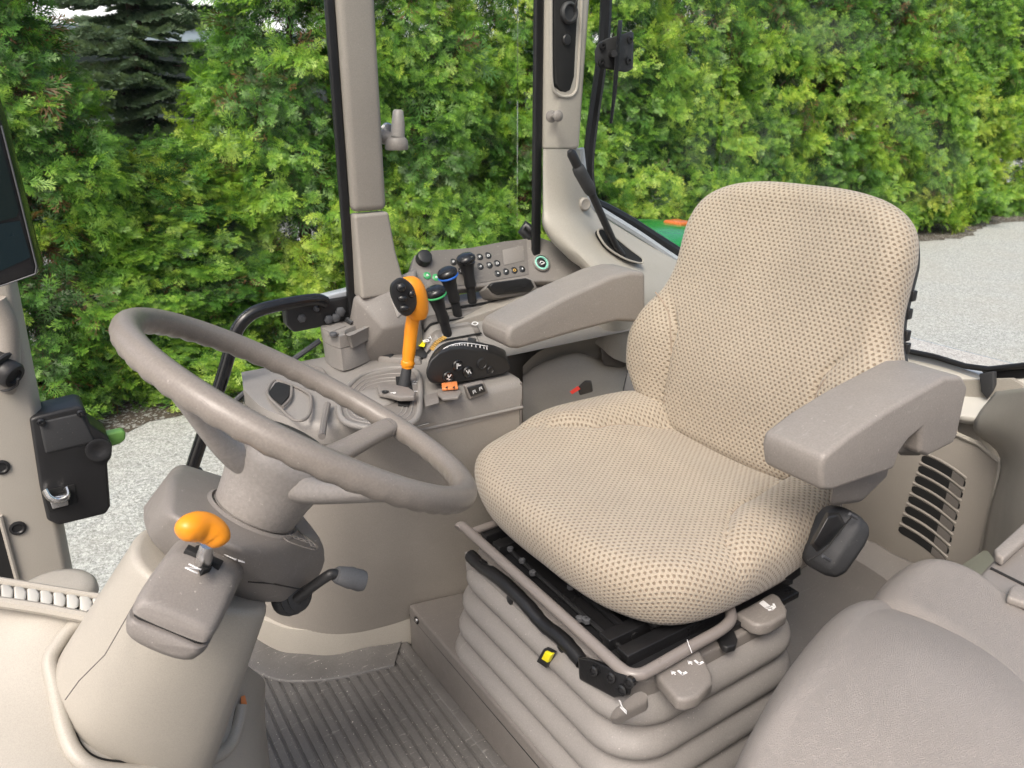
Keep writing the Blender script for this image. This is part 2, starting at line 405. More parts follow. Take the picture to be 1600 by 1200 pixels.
def make_clump(rs, temps, size, ns, spread=1.0):   # a branch tip: sprays fanning out of +x, upwards +z
    VS = []; X0 = []
    for _ in range(ns):
        T = temps[rs.integers(len(temps))]
        ax = np.array([rs.uniform(.25, .9), rs.normal() * .62 * spread, rs.normal(.10, .42)]); ax /= np.linalg.norm(ax)
        nr = np.array([rs.normal(.85, .3), rs.normal() * .35, rs.uniform(.1, .8)]); nr -= ax * nr.dot(ax); nr /= np.linalg.norm(nr) + 1e-9
        sd = np.cross(nr, ax); L_ = size * rs.uniform(.6, 1.15)
        o = np.array([rs.uniform(-.5, .25), rs.normal() * .38, rs.normal() * .30]) * size
        X = T[..., 0]; Y = T[..., 1]; Z = -.30 * X * X - .35 * Y * Y
        VS.append((o + (X[..., None] * ax + Y[..., None] * sd + Z[..., None] * nr) * L_).reshape(-1, 3))
        tip = .36 * (X + np.abs(Y) * .8 - .50) + rs.normal() * .08
        X0.append(tip.ravel())
    return np.concatenate(VS), np.concatenate(X0)

_rs0 = np.random.default_rng(99); _temps = [spray_template(_rs0) for _ in range(8)]
_clumps = [make_clump(_rs0, _temps, 1.0, 6) for _ in range(16)]

def thuja_crown(seed, h, rad, n_cl, inner=230):
    rs = np.random.default_rng(seed); ph = rs.uniform(0, 6.28, 8); VS = []; TS = []
    def radius(th, z):
        t = z / h
        base = rad * (1 - max(0, t) ** 2.3) ** .8 * min(1, .74 + t * 2.2)
        return base * (1 + .10 * math.sin(3 * th + ph[0] + z * 1.7) + .10 * math.sin(5 * th + ph[1] - z * 2.9) + .12 * math.sin(z * 4.3 + ph[2] + 2 * th)) + .03
    def place(c, th, tilt, roll, size, tone, brown):
        P_, T_ = _clumps[rs.integers(len(_clumps))]
        ct, st_ = math.cos(tilt), math.sin(tilt); cr_, sr = math.cos(roll), math.sin(roll); cc, ss = math.cos(th), math.sin(th)
        Rm = np.array([[cc, -ss, 0], [ss, cc, 0], [0, 0, 1]]) @ np.array([[ct, 0, -st_], [0, 1, 0], [st_, 0, ct]]) @ np.array([[1, 0, 0], [0, cr_, -sr], [0, sr, cr_]])
        VS.append(c + (P_ * size) @ Rm.T)
        t = np.clip(tone + T_, .10, 1)
        if brown: t = np.where(rs.random(len(t) // 4).repeat(4) < .5, .03, t)
        TS.append(t)
    nb = n_cl // 8; pl = []
    for i in range(nb):                      # boughs spread evenly over the surface, with gaps between them
        best = None
        for _ in range(10):
            z = h * (1 - (1 - rs.random()) ** .62) * .97 + .10; th = rs.uniform(0, 6.283); r0 = radius(th, z)
            p = np.array([math.cos(th) * r0, math.sin(th) * r0, z]); d = float(((np.asarray(pl) - p) ** 2).sum(1).min()) if pl else 9
            if best is None or d > best[0]: best = (d, z, th, r0, p)
        _, z, th, r0, p = best; pl.append(p)
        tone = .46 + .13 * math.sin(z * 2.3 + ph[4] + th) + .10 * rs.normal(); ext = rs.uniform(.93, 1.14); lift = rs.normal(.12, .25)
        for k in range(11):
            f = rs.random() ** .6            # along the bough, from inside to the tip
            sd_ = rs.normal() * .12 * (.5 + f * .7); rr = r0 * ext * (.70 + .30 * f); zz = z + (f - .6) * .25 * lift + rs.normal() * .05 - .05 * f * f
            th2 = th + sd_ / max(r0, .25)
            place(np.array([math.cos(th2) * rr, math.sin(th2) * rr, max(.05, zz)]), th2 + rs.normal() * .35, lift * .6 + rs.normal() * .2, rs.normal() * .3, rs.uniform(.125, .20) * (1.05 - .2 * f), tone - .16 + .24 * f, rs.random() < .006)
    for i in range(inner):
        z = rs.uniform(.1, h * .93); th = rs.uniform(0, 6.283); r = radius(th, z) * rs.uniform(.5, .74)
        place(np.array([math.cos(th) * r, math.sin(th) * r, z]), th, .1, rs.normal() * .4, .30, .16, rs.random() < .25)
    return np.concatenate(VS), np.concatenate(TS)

crowns = []
for k, (h, rad, n) in enumerate([(3.9, .90, 1350), (4.3, .88, 1420), (3.5, .92, 1280)]):
    vs, ts = thuja_crown(11 + k, h, rad, n); crowns.append((vs, ts, h))
def trunk_mb(h, r, seed):
    rs = random.Random(seed); m = MB(); pts = [V((rs.uniform(-.02, .02) * i, rs.uniform(-.02, .02) * i, h * i / 7)) for i in range(8)]
    m.tube(pts, [r * (1 - .85 * i / 7) for i in range(8)], 9)
    for i in range(14):
        z = rs.uniform(.25, .85) * h; a = rs.uniform(0, 6.28); L_ = rs.uniform(.3, .55)
        m.tube([(0, 0, z), (math.cos(a) * L_ * .5, math.sin(a) * L_ * .5, z + .1), (math.cos(a) * L_, math.sin(a) * L_, z + .25)], [r * .28, r * .2, r * .08], 6)
    return m
TREES = [  # x, variant, height scale, width scale, turn, label
 (-1.25, 1, .92, 1.0, .4, 'thuja hedge tree at the far left, mostly hidden behind the dark cab display'),
 (.12, 0, .86, .98, 2.1, 'thuja hedge tree at the left edge, between the cab display and the dark spruce'),
 (1.22, 2, .58, .95, 4.0, 'lower thuja hedge tree in front of the dark spruce, above the steering wheel'),
 (2.35, 1, .98, 1.0, 1.2, 'tall bright thuja hedge tree directly left of the narrow middle window pillar'),
 (3.62, 0, 1.02, 1.0, 5.2, 'thuja hedge tree behind the small taupe window latch'),
 (4.95, 2, 1.16, 1.0, 3.3, 'thuja hedge tree in the right half of the side window, above the keypad'),
 (6.25, 1, 1.0, 1.05, .9, 'thuja hedge tree behind the black swivel bracket and hand lever'),
 (7.65, 0, 1.05, 1.05, 2.7, 'thuja hedge tree over the green mudguard, left of the seat backrest top'),
 (9.1, 2, 1.2, 1.0, 1.6, 'thuja hedge tree above the left shoulder of the driver seat backrest'),
 (10.6, 1, 1.0, 1.08, 3.9, 'thuja hedge tree above the right shoulder of the driver seat backrest'),
 (12.2, 0, 1.1, 1.05, .2, 'thuja hedge tree right of the backrest, its foot nearest on the pale gravel'),
 (13.9, 2, 1.22, 1.05, 4.6, 'thuja hedge tree above the gravel near the right edge, second from the end'),
 (15.8, 1, 1.1, 1.05, 2.2, 'thuja hedge tree cut by the right edge of the picture'),
 (17.8, 0, 1.12, 1.05, 5.6, 'thuja hedge tree at the farthest end of the hedge row'),
]
crown_me = []
for k, (vs, ts, h) in enumerate(crowns): crown_me.append(None)
trunk_me = [None] * 3
for x, k, hs, ws, rot, lab in TREES:
    t = thing('thuja_tree', lab, 'tree', (x, hedge_y(x), GZ), 'thuja trees in the hedge')
    t.scale = (ws, ws, hs); t.rotation_euler.z = rot
    if crown_me[k] is None:
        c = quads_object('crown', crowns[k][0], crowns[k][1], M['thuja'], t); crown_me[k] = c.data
        tm = trunk_mb(crowns[k][2] * .92, .07, k); tm.v = [p + V((x, hedge_y(x), GZ)) for p in tm.v]
        trunk_me[k] = tm.build('trunk', M['bark'], t).data
    else:
        for nm, me in (('crown', crown_me[k]), ('trunk', trunk_me[k])):
            o = bpy.data.objects.new(nm, me); COL.objects.link(o); o.parent = t

# spruce in the gap behind the hedge
def spruce(h, rad, seed):
    rs = np.random.default_rng(seed); VS = []; TS = []; tw = MB()
    tw.tube([(0, 0, 0), (.02, 0, h * .5), (0, 0, h)], [.11, .07, .012], 9)
    def needles(a, b, tone, r=.042, n=46):
        d = b - a; L_ = np.linalg.norm(d); d = d / L_
        u = np.cross(d, [0, 0, 1.0]); u /= np.linalg.norm(u) + 1e-9; w = np.cross(u, d)
        n = max(n, 1); p = a + d * L_ * rs.random((n, 1)); an = rs.uniform(-1.9, 1.9, (n, 1))
        o = (u * np.sin(an) + w * np.cos(an)) * r * rs.uniform(.7, 1.1, (n, 1)) + d * r * .7
        s_ = np.cross(o, d); s_ = s_ / (np.linalg.norm(s_, axis=1, keepdims=True) + 1e-9) * .006
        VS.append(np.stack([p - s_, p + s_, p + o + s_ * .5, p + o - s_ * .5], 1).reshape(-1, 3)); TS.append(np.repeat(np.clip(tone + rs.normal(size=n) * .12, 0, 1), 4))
    z = .35
    while z < h * .97:
        for k in range(9):
            a = rs.uniform(0, 6.283); L_ = rad * (1 - z / h) * rs.uniform(.8, 1.1) + .12
            dr = np.array([math.cos(a), math.sin(a), 0]); base = np.array([0, 0, z])
            pts = [base + dr * L_ * t + np.array([0, 0, -.22 * L_ * t + .18 * L_ * t * t]) for t in (0, .25, .5, .75, 1)]
            tw.tube([tuple(p) for p in pts], [.016, .013, .01, .007, .004], 5)
            sd = np.cross(dr, [0, 0, 1.0])
            for i in range(4):
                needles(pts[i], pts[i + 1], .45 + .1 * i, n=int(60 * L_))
                for j in range(3):
                    p0 = pts[i] + (pts[i + 1] - pts[i]) * rs.random()
                    for sg in (1, -1):
                        l2 = L_ * .33 * (1.15 - i * .2) * rs.uniform(.6, 1.1)
                        p1 = p0 + (dr * .7 + sd * sg * .75 + np.array([0, 0, -.28])) * l2
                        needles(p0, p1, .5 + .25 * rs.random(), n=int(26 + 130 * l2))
        z += rs.uniform(.11, .16)
    return np.concatenate(VS), np.concatenate(TS), tw
sp_loc = V((1.42, 8.6, GZ))
st = thing('spruce_tree', 'dark blue green spruce with drooping branches in the gap behind the hedge', 'tree', sp_loc)
vs, ts, tw = spruce(5.2, 1.75, 3)
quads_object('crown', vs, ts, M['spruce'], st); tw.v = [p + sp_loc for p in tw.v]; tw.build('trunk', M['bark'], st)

# low warehouse with a pale metal roof beyond the hedge
def roofmat():
    m, nt, b = nodes('pale_sheet_roof'); L = nt.links.new
    tc = N(nt, 'ShaderNodeTexCoord').outputs['Object']; w = N(nt, 'ShaderNodeTexWave', i_Scale=1.4, bands_direction='X', wave_profile='SAW'); L(tc, w.inputs['Vector'])
    L(ramp(nt, w.outputs['Fac'], [(0, (.55, .57, .6)), (.06, (.86, .87, .88)), (1, (.84, .85, .86))]), b.inputs['Base Color']); b.inputs['Roughness'].default_value = .55
    return m
M['roof'] = roofmat(); M['wall_green'] = plastic('dark_wall', (.045, .06, .055), .7, 60, .2, .1); M['fascia'] = plastic('grey_fascia', (.30, .36, .41), .5, 60, .1, .05)
zf = P(200, 50, y=16.5).z                   # height of the eaves
wb = thing('warehouse', 'low building with a white sheet roof glimpsed over the hedge at top left', 'building', (4, 17, GZ))
MB().box((5, 21, (GZ + zf - .2) / 2), (26, 8, zf - .2 - GZ)).build('wall', M['wall_green'], wb)  # dark wall colour stands for the shade beneath the eaves
MB().box((5, 16.58, zf - .02), (26.6, .18, .20)).build('fascia', M['fascia'], wb)
MB().prism([(-8.4, 16.45, zf + .09), (-8.4, 16.45, zf + .16), (-8.4, 21, zf + 3.4), (-8.4, 25.5, zf + .16), (-8.4, 25.5, zf + .09)], (26.8, 0, 0)).build('roof', M['roof'], wb)


# plain barn wall added unseen behind the camera to bounce light into the cab
bn = thing('reflector', 'grey barn added unseen behind the camera to bounce light into the cab', 'building', (1, -6, GZ))
MB().box((1, -8, GZ + 2.2), (18, 5, 4.4)).build('wall', plastic('reflector_wall', (.55, .535, .50), .8, 30, .2, .1), bn)
MB().prism([(-8.4, -5.1, GZ + 4.4), (-8.4, -8, GZ + 5.6), (-8.4, -10.9, GZ + 4.4)], (18.8, 0, 0)).build('roof', M['wall_green'], bn)
# ================================================================== CAB SHELL
cab = thing('tractor_cab', 'beige tractor cab shell with pillars, windows, rear wall and seat platform', 'cab', (.7, .85, 0))
def px(pts, **k): return [P(u, v, **k) for u, v in pts]

# floor under everything
tag(MB().box((.5, .8, -.026), (2.3, 1.42, .05)).build('cab_floor', M['mat'], loc=(.5, .8, -.02)), 'taupe cab floor under the ribbed mat', 'floor', kind='structure')

# middle pillar (between the side door and the side window)
def column(name, x0, x1, y0, y1, z0, z1, mat, r=.014, flare=None):
    m = MB(); rings = []
    for z, e in ([(z0, flare or 0), (z0 + .03, (flare or 0) * .75), (z0 + .09, (flare or 0) * .3), (z0 + .16, 0)] if flare else [(z0, 0)]) + [(z1, 0)]:
        p = [(x0 - e * .2, y0 - e, z), (x1 + e, y0 - e, z), (x1 + e, y1, z), (x0 - e * .2, y1, z)]
        rings.append([V(k) for k in p])
    m.loft(rings); return m.build(name, mat, cab, bevel=r, seg=4)
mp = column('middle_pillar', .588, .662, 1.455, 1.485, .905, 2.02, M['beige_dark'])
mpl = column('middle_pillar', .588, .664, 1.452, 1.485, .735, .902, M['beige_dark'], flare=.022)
# rubber seals beside the pillars
MB().box((.579, 1.477, 1.36), (.018, .014, 1.34)).build('door_seal', M['seal'], cab, bevel=.004)
MB().box((1.043, 1.474, 1.36), (.022, .012, 1.34)).build('window_seal', M['seal'], cab, bevel=.004)
# wide rear pillar, upper half (faceted)
m = MB(); rings = []
for z in (1.008, 1.2, 1.5, 2.02):
    k = (z - 1.008) * .10
    rings.append([V(p) for p in [(1.055, 1.462, z), (1.075, 1.437, z), (1.135 + k * .5, 1.437, z), (1.16 + k, 1.50, z), (1.16 + k, 1.52, z), (1.11, 1.52, z), (1.055, 1.478, z)]])
m.loft(rings); up = m.build('rear_pillar', M['beige'], cab, bevel=.008, seg=3, ang=20)
# black recess in the pillar, with a little microphone grille and an unused socket
rc = [(866, -40), (905, -40), (904, 0), (898, 120), (892, 141), (884, 145), (876, 143), (868, 132), (866, 80)]
m = MB().prism([P(u, v, y=1.4355) for u, v in rc], (0, .02, 0)); rec = m.build('recess_panel', M['void'], up, bevel=.004)
rim = MB().tube(cr([P(u, v, y=1.4365) for u, v in [(861, -40), (861, 80), (863, 134), (872, 148), (885, 151), (897, 146), (903, 122), (909, 0), (910, -40)]], 6), .0035, 8)
rim.build('recess_rim', M['beige'], up)
m = MB().lathe(P(885, 62, y=1.434), (0, -1, 0), [(.010, 0), (.011, .002), (.009, .004), (0, .0045)], 20); m.build('speaker_grille', M['black'], up)
m = MB().lathe(P(888, 20, y=1.434), (0, -1, 0), [(.022, 0), (.022, .006), (.018, .010), (.016, .010), (.014, .004), (0, .004)], 24); m.build('socket', M['black_soft'], up)
m = MB().tube(cr([P(897, 18, y=1.42), P(900, 5, y=1.40), P(906, -12, y=1.40)], 6), .0022, 8); m.build('wire', M['black_soft'], up)
# rear pillar, lower half: sweeps rearwards into the ledge under the quarter window
m = MB()
rows = [
 [P(848, 233, y=1.455), P(852, 233, y=1.440), P(880, 233, y=1.436), P(902, 233, y=1.452), P(906, 233, y=1.50)],
 [P(848, 285, y=1.455), P(852, 285, y=1.438), P(882, 285, y=1.432), P(909, 287, y=1.455), P(914, 288, y=1.50)],
 [P(848, 325, y=1.452), P(853, 325, y=1.430), P(888, 325, y=1.424), P(920, 326, y=1.46), P(926, 327, y=1.50)],
 [P(848, 352, y=1.448), P(856, 352, y=1.418), P(897, 354, y=1.405), P(944, 347, y=1.46), P(955, 347, y=1.50)],
 [P(862, 378, y=1.440), P(872, 381, y=1.405), P(918, 388, y=1.378), P(1000, 384, y=1.46), P(1016, 384, y=1.50)],
 [P(888, 404, y=1.430), P(900, 410, y=1.385), P(955, 425, y=1.345), P(1070, 425, y=1.46), P(1090, 425, y=1.50)],
 [P(912, 430, y=1.425), P(925, 440, y=1.36), P(990, 475, y=1.315), P(1150, 478, y=1.46), P(1175, 478, y=1.50)],
 [P(915, 520, y=1.425), P(935, 540, y=1.345), P(1000, 570, y=1.31), P(1180, 560, y=1.46), P(1200, 560, y=1.50)],
]
m.patch(rows, 5, 5); lowp = m.build('rear_pillar_lower', M['beige'], cab)
# slot for the hand lever: dark cup with a rim
sl = cr([P(u, v, y=y) for u, v, y in [(934, 361, 1.402), (941, 358, 1.405), (958, 369, 1.402), (985, 391, 1.395), (1001, 403, 1.392), (1004, 409, 1.385), (998, 411, 1.382), (975, 404, 1.378), (950, 388, 1.386), (937, 371, 1.396)]], 4, True)
nrm = V((-.05, -.93, .36)).normalized()
MB().prism([p + nrm * .002 for p in sl], -nrm * .012).build('lever_slot', M['void'], lowp)
MB().tube([p + nrm * .001 for p in sl], .0026, 8, closed=True).build('slot_rim', M['beige'], lowp)
# bolt boss and small round fittings on the pillar
m = MB().lathe(P(912, 319, y=1.445), (-.1, -1, .1), [(.016, 0), (.016, .006), (.012, .010), (.007, .008), (0, .009)], 22); m.build('pillar_boss', M['beige_dark'], cab)
m = MB().lathe(P(861, 182, y=1.436), (-.15, -1, .05), [(.013, 0), (.013, .003), (.005, .006), (.005, .026), (.011, .029), (.012, .033), (.008, .037), (0, .038)], 22)
m.build('coat_hook', M['taupe'], cab)
# quarter window frame: black seal going down the pillar, then along the sloping sill
qx = [(947, -60, 1.53), (944, 60, 1.53), (921, 232, 1.53), (922, 296, 1.53), (930, 316, 1.53), (948, 326, 1.53), (985, 346, 1.53), (1040, 381, 1.53), (1110, 424, 1.53), (1175, 462, 1.53)]
pts = [P(u, v, y=y) for u, v, y in qx]
MB().tube(cr(pts, 5), .014, 8, squash=(1, 1)).build('quarter_window_seal', M['seal'], cab)
fr = [P(u, v, y=1.505) for u, v in [(906, 232), (914, 296), (922, 318), (945, 334), (1000, 368), (1060, 408), (1150, 462)]]
MB().tube(cr(fr, 5), .0105, 8).build('quarter_window_frame', M['alu'], cab)
# glass
MB().box((.19, 1.535, 1.0), (.755, .005, 2.0)).build('window_pane', M['glass'], cab)
MB().box((.845, 1.535, 1.40), (.372, .005, 1.24)).build('window_pane', M['glass'], cab)
q0 = [V((1.20, 1.548, 2.02)), V((1.17, 1.548, .98)), V((1.235, 1.548, .91)), V((1.44, 1.548, .755)), V((1.70, 1.548, .60)), V((1.72, 1.548, 2.02))]
MB().prism(q0, (0, .005, 0)).build('window_pane', M['glass'], cab)
# rear window: sill, seal, pane
RX = 1.66
MB().box((RX + .045, .80, 1.31), (.006, 1.46, 1.42)).build('window_pane', M['glass'], cab)
corner = P(1527, 577, x=RX)
MB().tube([P(1380, 541, x=RX), P(1460, 557, x=RX), P(1508, 572, x=RX), P(1545, 577, x=RX), P(1620, 569, x=RX), P(1760, 553, x=RX)], .0065, 8).build('rear_window_seal', M['seal'], cab)
MB().prism([P(1330, 534, x=RX + .008), P(1460, 561, x=RX + .008), P(1525, 583, x=RX + .008), P(1540, 592, x=RX + .008), P(1500, 592, x=RX + .008), P(1330, 556, x=RX + .008)], (.02, 0, 0)).build('rear_window_frame', M['alu'], cab)
MB().prism([P(1532, 578, x=RX + .006), P(1585, 574, x=RX + .006), P(1640, 566, x=RX + .006), P(1640, 586, x=RX + .006), P(1580, 592, x=RX + .006), P(1545, 592, x=RX + .006)], (.03, 0, 0)).build('rear_window_gasket', M['seal'], cab)
# pale sill below the rear glass and black latch strap hanging over it
m = MB(); m.patch([
 [P(1380, 545, x=RX + .012), P(1470, 566, x=RX + .012), P(1540, 590, x=RX + .012), P(1640, 584, x=RX + .012)],
 [P(1380, 600, x=RX - .02), P(1470, 615, x=RX - .02), P(1535, 628, x=RX - .03), P(1600, 620, x=RX - .02)],
 [P(1380, 650, x=RX - .05), P(1470, 645, x=RX - .06), P(1510, 652, x=RX - .07), P(1600, 660, x=RX - .05)]], 6, 6)
m.build('rear_sill', M['sill'], cab, solid=.02, solid_off=1)
MB().hull([P(u, v, x=RX - .035) for u, v in [(1530, 584), (1552, 580), (1552, 612), (1543, 624), (1533, 612)]] + [P(u, v, x=RX - .02) for u, v in [(1530, 584), (1558, 580), (1558, 600), (1543, 624), (1533, 612)]]).build('window_latch_strap', M['black_soft'], cab, bevel=.002)
# rear wall with the curved air vents
WX = 1.60
wall_px = [(940, 500), (1200, 540), (1400, 590), (1486, 640), (1494, 680), (1520, 690), (1563, 722), (1538, 850), (1500, 905), (1440, 905), (1330, 840), (1180, 790), (940, 720)]
vent_slots = []
for i in range(8):
    t = i / 7
    p0 = (1440 + (1404 - 1440) * t, 716 + (826 - 716) * t); p3 = (1508 + (1478 - 1508) * t, 757 + (880 - 757) * t)
    q1 = (p0[0] + (p3[0] - p0[0]) * .35, p0[1] + (p3[1] - p0[1]) * .27); q2 = (p0[0] + (p3[0] - p0[0]) * .7, p0[1] + (p3[1] - p0[1]) * .62)
    vent_slots.append([p0, q1, q2, p3])
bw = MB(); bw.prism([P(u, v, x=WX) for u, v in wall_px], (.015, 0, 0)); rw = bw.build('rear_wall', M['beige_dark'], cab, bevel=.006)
for sl_ in vent_slots:
    cpts = cr([P(u, v, x=WX - .001) for u, v in sl_], 6); top = []; bot = []
    for i, p in enumerate(cpts):
        w = .0092 * (1 if 1 < i < len(cpts) - 2 else .45 if i in (0, len(cpts) - 1) else .85); top.append(p + V((0, 0, w))); bot.append(p - V((0, 0, w)))
    MB().prism(top + bot[::-1], (.004, 0, 0)).build('vent_slot', M['void'], rw)
    MB().tube([p + V((.0035, 0, .0135)) for p in cpts], .0046, 10).build('vent_slat', M['beige_dark'], rw)
    MB().prism([a - V((.0009, 0, 0)) for a in top[12:-1]] + [a - V((.0009, 0, 0)) for a in bot[12:-1]][::-1], (.0006, 0, 0)).build('vent_filter', M['taupe_dark'], rw)
MB().tube([P(u, v, x=WX) for u, v in [(1494, 678), (1530, 694), (1562, 722), (1556, 760), (1535, 862)]], .0055, 8).build('panel_edge', M['beige'], rw)
# left wheel-arch side panel at the right edge, going towards the camera
m = MB(); m.patch([
 [P(1555, 612, x=1.60), P(1600, 606, x=1.50), P(1680, 600, x=1.42)],
 [P(1520, 668, x=1.59), P(1590, 668, x=1.48), P(1680, 668, x=1.38)],
 [P(1563, 716, x=1.585), P(1600, 730, x=1.46), P(1690, 745, x=1.36)],
 [P(1545, 800, x=1.58), P(1590, 815, x=1.44), P(1690, 835, x=1.34)],
 [P(1530, 880, x=1.57), P(1585, 900, x=1.42), P(1690, 930, x=1.32)]], 5, 5)
m.build('wheel_arch_panel', M['beige'], cab, solid=.012, solid_off=1)
MB().hull([P(1475, 900, x=1.50), P(1538, 858, x=1.55), P(1568, 862, x=1.52), P(1525, 925, x=1.40), P(1475, 930, x=1.46), P(1540, 930, x=1.42), P(1500, 960, x=1.36)]).build('lower_trim', M['moss'], cab, bevel=.006)
# raised platform the seat stands on, and the floor step behind it
PLZ = .118
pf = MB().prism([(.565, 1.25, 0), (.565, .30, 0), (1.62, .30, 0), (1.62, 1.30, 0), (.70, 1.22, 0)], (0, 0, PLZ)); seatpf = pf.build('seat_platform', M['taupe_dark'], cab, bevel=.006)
MB().tube([(.567, 1.248, PLZ - .026), (.5655, .31, PLZ - .026)], .0022, 6).build('platform_seam', M['seal'], seatpf)
MB().lathe(P(651, 969, x=.564), (-1, 0, 0), [(.008, 0), (.008, .002), (.005, .003), (.004, .001), (0, .001)], 16).build('platform_bolt', M['steel_black'], seatpf)
MB().lathe(P(651, 969, x=.562), (-1, 0, 0), [(.0045, 0), (.004, .002), (0, .0022)], 12).build('bolt_head', M['chrome'], seatpf)
# sloped cover between seat platform and rear wall
m = MB(); m.patch([
 [P(1180, 830, x=1.48), P(1335, 842, x=1.56), P(1400, 872, x=1.565), P(1475, 905, x=1.57)],
 [P(1180, 880, x=1.40), P(1320, 875, x=1.50), P(1400, 910, x=1.50), P(1480, 950, x=1.48)],
 [P(1180, 960, x=1.30), P(1250, 960, x=1.36), P(1350, 990, x=1.36), P(1470, 1010, x=1.36)],
 [P(1180, 1040, x=1.22), P(1265, 1010, x=1.26), P(1350, 1060, x=1.25), P(1470, 1090, x=1.22)]], 5, 5)
m.build('rear_floor_cover', M['taupe'], cab, solid=.01, solid_off=1)
# front right pillar of the side door
m = MB(); rings = []
for z, w in ((-.2, .125), (.2, .12), (.6, .115), (.72, .115), (.84, .118), (2.0, .125)):
    rings.append([V((-.028 + .012 * z - w, 1.45, z)), V((-.030 + .03 * z, 1.45, z)), V((-.018 + .03 * z, 1.475, z)), V((-.018 + .03 * z, 1.54, z)), V((-.028 + .012 * z - w, 1.54, z))])
m.loft(rings); ap = m.build('front_pillar', M['beige'], cab, bevel=.007, ang=15)
m = MB().tube(cr([P(-10, 470, y=1.437), P(8, 505, y=1.437), P(12, 545, y=1.437), P(12, 590, y=1.437), P(4, 608, y=1.44)], 6), [.018] * 24 + [.012], 14)
m.build('pillar_sleeve', M['beige_dark'], ap)
for u, v in ((28, 825), (2, 730)):
    MB().lathe(P(u, v, y=1.449), (0, -1, 0), [(.013, 0), (.013, .002), (.009, .003), (.007, .0005), (0, .0005)], 20).build('pillar_bolt', M['black'], ap)
m = MB().prism([P(u, v, y=1.447) for u, v in [(-40, 790), (2, 812), (26, 905), (26, 930), (-40, 930)]], (0, .002, 0)); m.build('pillar_gap', M['void'], ap)
MB().tube([P(0, 806, y=1.446), P(27, 906, y=1.446)], .004, 8).build('pillar_edge', M['beige'], ap)
# far side wall below the windows
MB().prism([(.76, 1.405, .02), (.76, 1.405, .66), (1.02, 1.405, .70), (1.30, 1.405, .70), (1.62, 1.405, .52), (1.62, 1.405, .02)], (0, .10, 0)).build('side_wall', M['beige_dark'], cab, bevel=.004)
# unseen roof: a frame round a wide glass hatch, added for soft, even light
m = MB()
for c_, s_ in (((-.26, .85, 2.08), (.12, 1.58, .13)), ((1.70, .85, 2.08), (.16, 1.58, .13)), ((.71, .105, 2.08), (1.815, .09, .13)), ((.71, 1.595, 2.08), (1.815, .09, .13))): m.box(c_, s_)
rf = m.build('roof_frame', M['green_paint'], cab, bevel=.012)
MB().box((.71, .85, 2.10), (1.80, 1.38, .006)).build('added_roof_hatch', M['glass'], rf)
MB().prism([P(u, v, x=1.638) for u, v in [(1440, 596), (1580, 592), (1660, 640), (1640, 900), (1400, 900)]], (.012, 0, 0)).build('rear_wall_backing', M['beige'], cab)
# ================================================================== RIGHT HAND CONSOLE
con = thing('control_console', 'taupe control console beside the driver seat with levers, switches and keypad', 'console', (.6, 1.32, 0))
top_line = cr([(.345, 1.475, .575), (.325, 1.42, .572), (.328, 1.34, .568), (.358, 1.26, .562), (.41, 1.21, .556), (.49, 1.188, .55), (.57, 1.186, .548), (.69, 1.192, .545), (.818, 1.20, .54)], 7)
bot_line = cr([(.285, 1.50, 0), (.311, 1.439, 0), (.347, 1.376, 0), (.394, 1.338, 0), (.454, 1.310, 0), (.521, 1.292, 0), (.586, 1.275, 0), (.69, 1.245, 0), (.818, 1.225, 0)], 7)
m = MB(); rings = []
for t in (0, .35, .7, .93, 1):
    e = .010 * math.sin(t * 3.1416)
    rings.append([b.lerp(a, t) + V((-e, -e, 0)) for a, b in zip(top_line, bot_line)])
m.loft(rings, closed=False)
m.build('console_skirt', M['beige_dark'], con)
# kick plate along the floor
k = [(b + V((-.010, -.013, 0))) for b in bot_line if b.x < .588]
MB().loft([[p + V((0, 0, .004)) for p in k], [p + V((-.001, -.002, .04)) for p in k], [p + V((.0, .0, .082)) for p in k], [p + V((.006, .008, .084)) for p in k]], closed=False).build('kick_plate', M['beige'], con)
# slab: the overhanging switch box, flat front and rising rear
def zt(x, y):                                # height of the console top
    s_ = min(1, max(0, (x - .665) / .07)); s_ = s_ * s_ * (3 - 2 * s_)
    flat = .588 + (y - 1.2) * .06
    prof = [(1.18, .586), (1.28, .592), (1.335, .600), (1.362, .624), (1.385, .648), (1.425, .671), (1.46, .688), (1.50, .700)]
    z = prof[-1][1]
    for (a, b), (c, d) in zip(prof, prof[1:]):
        if y <= c: z = b + (d - b) * max(0, (y - a) / (c - a)); break
    return flat * (1 - s_) + z * s_
outline = cr([(.325, 1.41), (.335, 1.30), (.385, 1.213), (.455, 1.186), (.55, 1.184), (.69, 1.188), (.815, 1.194)], 8)
rows = []
for i in range(27):
    t = i / 26; row = []
    for o in outline:
        yo = o.y; y = yo + (1.50 - yo) * t; x = o.x + (max(o.x, .36) - o.x) * t * .6
        row.append(V((x, y, zt(x, y) - (.010 if i == 0 else .003 if i == 1 and False else 0))))
    rows.append(row)
edge = [[p + V((0, .004, -.055 if p.x > .6 else -.03)) for p in rows[0]]]
m = MB(); m.loft(edge + [[p + V((0, 0, -.004)) for p in rows[0]]] + [[p + V((0, .006, .006)) for p in rows[0]]] + rows[1:], closed=False)
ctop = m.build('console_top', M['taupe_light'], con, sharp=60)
# end wall of the switch box
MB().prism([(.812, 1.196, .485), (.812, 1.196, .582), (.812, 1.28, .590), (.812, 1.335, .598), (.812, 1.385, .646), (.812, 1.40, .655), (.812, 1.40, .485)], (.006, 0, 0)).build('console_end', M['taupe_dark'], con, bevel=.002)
# lower step under the switch box
MB().tube([(.52, 1.190, .545), (.60, 1.189, .537), (.69, 1.191, .534), (.817, 1.197, .528)], .0035, 10).build('console_lip', M['taupe_light'], con)
